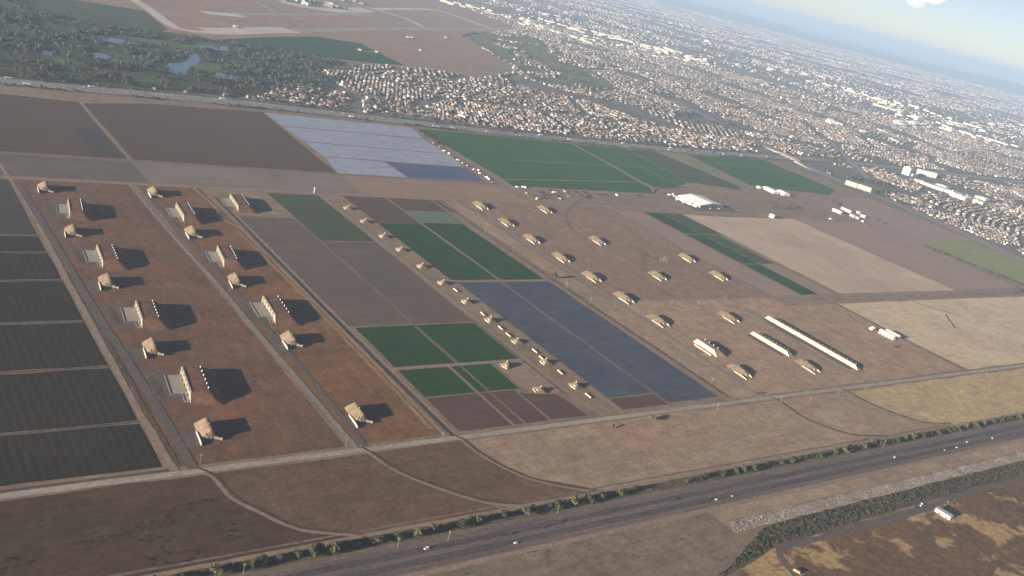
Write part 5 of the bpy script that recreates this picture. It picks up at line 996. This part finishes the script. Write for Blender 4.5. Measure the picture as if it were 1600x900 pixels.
cnt = 0; xs = npr.uniform(300, 3300, 460); 
for xx in xs:
    ln = rnd.choice((-25, -21.5, -18, -14.5, -11, -7.5, 7.5, 11, 14.5, 18, 21.5, 25)); yv = float(np.interp(xx, fx, fy)); y2 = float(np.interp(xx + 8, fx, fy))
    if not in_view(np.array([xx]), np.array([yv]), -2)[0] or cnt >= 285: continue
    cnt += 1; pt = rnd.choice(('paint_white', 'paint_white', 'paint_white', 'paint_silver', 'paint_silver', 'paint_dark', 'paint_dark', 'paint_red', 'paint_blue')); tr = rnd.random() < .07
    o = link('freeway_truck' if tr else 'freeway_car', TM[(pt, tr)], (), None, (xx, yv + ln, .28), math.atan2(y2 - yv, 8) + (math.pi if ln > 0 else 0))
    c = dict(paint_white='white', paint_silver='silver', paint_dark='dark', paint_red='red', paint_blue='blue')[pt]; sd = 'far' if ln > 0 else 'near'
    tag(o, f'{c} {"truck" if tr else "car"} in the {sd} carriageway of the busy freeway', 'truck' if tr else 'car', f'traffic on the {sd} carriageway of the freeway')

# ------------------------------------------------------------------ large pale buildings of the city
def big_box(x, y, a, sx, sy, h, wall, roof, label, group):
    root = empty('industrial_building', (x, y, .1), a)
    link('wall', MB().box(-sx / 2, sx / 2, -sy / 2, sy / 2, 0, h, 0, False).mesh('wall'), wall, root)
    link('roof', MB().box(-sx / 2 - .3, sx / 2 + .3, -sy / 2 - .3, sy / 2 + .3, h + .05, h + .8).mesh('roof'), roof, root)
    for k in range(2): link('roof_unit', MB().box(-sx / 4 + k * sx / 2 - 3, -sx / 4 + k * sx / 2 + 3, -3, 3, h + .8, h + 2.6).mesh('roof_unit'), 'vent_metal', root)
    return tag(root, label, 'building', group)
STR = [([(4932,6738),(4793,6315),(4815,6083),(4906,5907)], 26, 'behind the airfield'), ([(5261,6857),(5784,6769),(6157,6478),(6531,6186)], 34, 'in the long bright strip across the suburb'), ([(4846,5913),(5291,5924),(6684,6378)], 18, 'in the long bright strip across the suburb'), ([(7835,4978),(7639,4497),(7564,4097),(7825,3848)], 34, 'in the bright industrial strip at the right'), ([(8075,6071),(8475,5895),(8353,5286)], 18, 'at the near end of the industrial strip at the right'), ([(8163,5374),(8818,5299),(8614,4506)], 16, 'behind the industrial strip at the right'), ([(4228,6892),(4575,6945),(4708,6561)], 16, 'at the corner of the airfield'), ([(5352,3736),(5304,3504),(5197,3336)], 6, 'along the diagonal highway')]
for pts, cnt, lab in STR:
    ln = smooth_line(pts, 10)
    for k in range(cnt):
        p = ln[int((k + rnd.random()) / cnt * (len(ln) - 1))]; a = math.atan2((ln[-1] - ln[0]).y, (ln[-1] - ln[0]).x); dist = p.length
        wl_ = rnd.choice(('wall_white', 'wall_cream', 'wall_cream', 'wall_tan')); rf = rnd.choice(('roof_white', 'roof_white', 'roof_cream', 'roof_pale', 'roof_pale')); off = rnd.gauss(0, 140)
        big_box(p.x - off * math.sin(a), p.y + off * math.cos(a), a + rnd.choice((0, 0, math.pi / 2)), rnd.choice((30, 45, 60, 80, 110)) * rnd.uniform(.8, 1.2), rnd.uniform(22, 60), rnd.uniform(7, 13), wl_, rf, f'{ {"roof_white": "white", "roof_cream": "cream", "roof_pale": "pale"}[rf]} roofed {"cream" if "cream" in wl_ else ("tan" if "tan" in wl_ else "white")} industrial building {lab}', 'industrial buildings ' + lab)
for k in range(34):
    p = Vector([(2166,5077),(2224,5082),(2318,5149),(2402,5185),(2455,5193),(2718,5608),(2828,5654),(2841,5590)][k % 8]) + Vector((rnd.uniform(-130, 130), rnd.uniform(-90, 90)))
    o = shed('hangar', rnd.uniform(24, 46), rnd.uniform(26, 60), rnd.uniform(8, 13), 3, 'wall_cream' if k % 4 == 0 else 'stucco_tan', rnd.choice(('roof_grey', 'roof_tan', 'roof_pale', 'roof_slate')), 'y', [('s', 0, 14, 7)])
    put(o, p.x, p.y, rnd.choice((.7, .75, -.85)), 'hangar beside the pale airfield apron at the top edge', 'hangar', 'hangars of the airfield', .15)
for k, p in enumerate([(2511,4341),(2542,4354),(2362,3948),(2886,4589),(1915,3678),(2003,3696),(1419,3794),(1427,3793)]):
    o = shed('airfield_hut', 12, 16, 5, 1.5, 'stucco_cream', 'roof_pale', 'y', [('w', 0, 4, 4)]); put(o, p[0], p[1], .6, ['pale hut beside the middle of the airfield', 'second pale hut beside the middle of the airfield', 'pale hut on the airfield dirt track', 'small pale hut near the runway end', 'pale hut at the left end of the track by the green wedge', 'pale hut at the right end of the track by the green wedge', 'pale hut at the bend of the taxiway', 'second pale hut at the bend of the taxiway'][k], 'hut', None, .15)
# far city, one hazy mass
n = 300000; rr = np.sqrt(npr.uniform(6500.0 ** 2, 31000.0 ** 2, n)); aa = npr.uniform(math.radians(-6), math.radians(78), n); x = rr * np.cos(aa); y = rr * np.sin(aa)
k = in_view(x, y, 40) & ~inside(x, y, AIR) & ~inside(x, y, PARK) & (np.hypot(x, y) > 7600) & (bumps(x, y, 1500, 31) + npr.normal(0, .5, n) > .1); x, y = x[k], y[k]; n = len(x)
strip = np.abs(np.sin((y - .32 * x) / 620.0)) < .13
bigb = strip & (npr.random(n) < .22); s1 = np.where(bigb, npr.uniform(50, 150, n), npr.uniform(10, 22, n)); s2 = np.where(bigb, npr.uniform(26, 60, n), npr.uniform(9, 17, n)); hh = np.where(bigb, npr.uniform(8, 14, n), npr.uniform(4, 8, n))
mi = np.zeros((n, 5)); wsel = npr.choice(3, n); rsel = np.where(bigb, npr.choice([6, 7], n), npr.choice([2, 3, 4, 5, 6], n)); mi[:, :4] = wsel[:, None]; mi[:, 4] = rsel
V = instance(B_V, x, y, npr.choice([0, .32, .32, .9], n) + npr.normal(0, .05, n), s1, s2, hh)
tag(link('far_city', mass('far_city', V, B_F, ['stucco_white', 'stucco_cream', 'stucco_tan', 'roof_tan', 'roof_grey', 'roof_brown', 'roof_pale', 'roof_white'], mi)), 'far city buildings dissolving into haze', 'buildings', None, 'stuff')
print('houses', len(HX), 'street', len(SX), 'suburb trees', len(TX_), 'far', n)
n = 30000; rr = np.sqrt(npr.uniform(6000.0 ** 2, 18000.0 ** 2, n)); aa = npr.uniform(math.radians(-6), math.radians(78), n); x = rr * np.cos(aa); y = rr * np.sin(aa)
k = in_view(x, y, 40) & ~inside(x, y, AIR) & (bumps(x, y, 1100, 41) + npr.normal(0, .6, n) > .1); x, y = x[k], y[k]; n = len(x)
tree_mass('far_trees', x, y, npr.uniform(12, 34, n), npr.uniform(7, 13, n), T5, F5, 'dark far tree belts of the city')

# ------------------------------------------------------------------ scrub on open ground
def scrub(name, poly, cnt, smin, smax, seed, label, thr=-9, mats=('leaf_far', 'leaf_dark', 'leaf_olive')):
    x, y = fill(poly, cnt, seed); k = bumps(x, y, 90, seed) > thr; x, y = x[k], y[k]; n = len(x)
    return tree_mass(name, x, y, npr.uniform(smin, smax, n), npr.uniform(smin, smax, n) * .6, T9, F9, label, mats)
scrub('marsh_scrub', [(752, 484), (874, 508), (1140, 513), (2400, 513), (2400, 538), (1040, 540), (900, 539), (850, 520)], 1700, 1.5, 4.5, 51, 'dense low scrub along the marsh channel', -9, ('leaf_dark', 'leaf_olive', 'leaf_brown'))
scrub('marsh_scrub', [(720, 300), (1900, 300), (1900, 492), (900, 492), (780, 460)], 1500, .8, 2.2, 52, 'low tufts scattered over the salt marsh', .2, ('leaf_brown', 'leaf_dark', 'leaf_olive'))
scrub('paddock_scrub', [(120, 660), (370, 662), (338, 745), (120, 760)], 420, .9, 2.4, 53, 'small dark bushes dotting the lower left paddock', .1, ('leaf_scrub',) * 3)
scrub('paddock_scrub', [(340, 662), (1400, 662), (1400, 780), (340, 780)], 260, .8, 1.8, 54, 'few small bushes on the tan paddocks', .6, ('leaf_scrub', 'leaf_dark', 'leaf_scrub'))
scrub('paddock_scrub', [(340, 470), (840, 500), (840, 585), (340, 580)], 300, .8, 2.0, 55, 'small bushes on the verge south of the highway', .2, ('leaf_scrub', 'leaf_dark', 'leaf_scrub'))
scrub('ditch_weeds', [(1126, 812), (1133, 812), (1132, 1250), (1126, 1250)], 160, .8, 2.0, 56, 'dark weeds along the brown eastern ditch', -9)

# ------------------------------------------------------------------ cloud above the haze
cb = bmesh.new(); bmesh.ops.create_icosphere(cb, subdivisions=5, radius=1.0)
for v in cb.verts:
    p = v.co.copy(); t = sum(math.sin(p.x * f + f) * math.sin(p.y * f * 1.3 + 2 * f) * math.sin(p.z * f * .9 + f * .5) / f * 2.2 for f in (2.7, 4.6, 8.3, 14.0))
    v.co = p * (1 + .75 * t)
me = D.meshes.new('cloud'); cb.to_mesh(me); cb.free()
m = D.materials.new('cloud'); m.use_nodes = True; nt = m.node_tree; nt.nodes.clear()
out = nt.nodes.new('ShaderNodeOutputMaterial'); pv = nt.nodes.new('ShaderNodeVolumePrincipled'); pv.inputs['Color'].default_value = (1, 1, 1, 1); pv.inputs['Density'].default_value = 0.0005; pv.inputs['Anisotropy'].default_value = -0.1
nt.links.new(pv.outputs[0], out.inputs['Volume']); MATS['cloud'] = m
co_ = link('cloud', me, 'cloud'); co_.scale = (600, 700, 240)
co_.location = (25080, 16480, 1900)
tag(co_, 'small bright white cloud at the top edge of the sky', 'cloud')
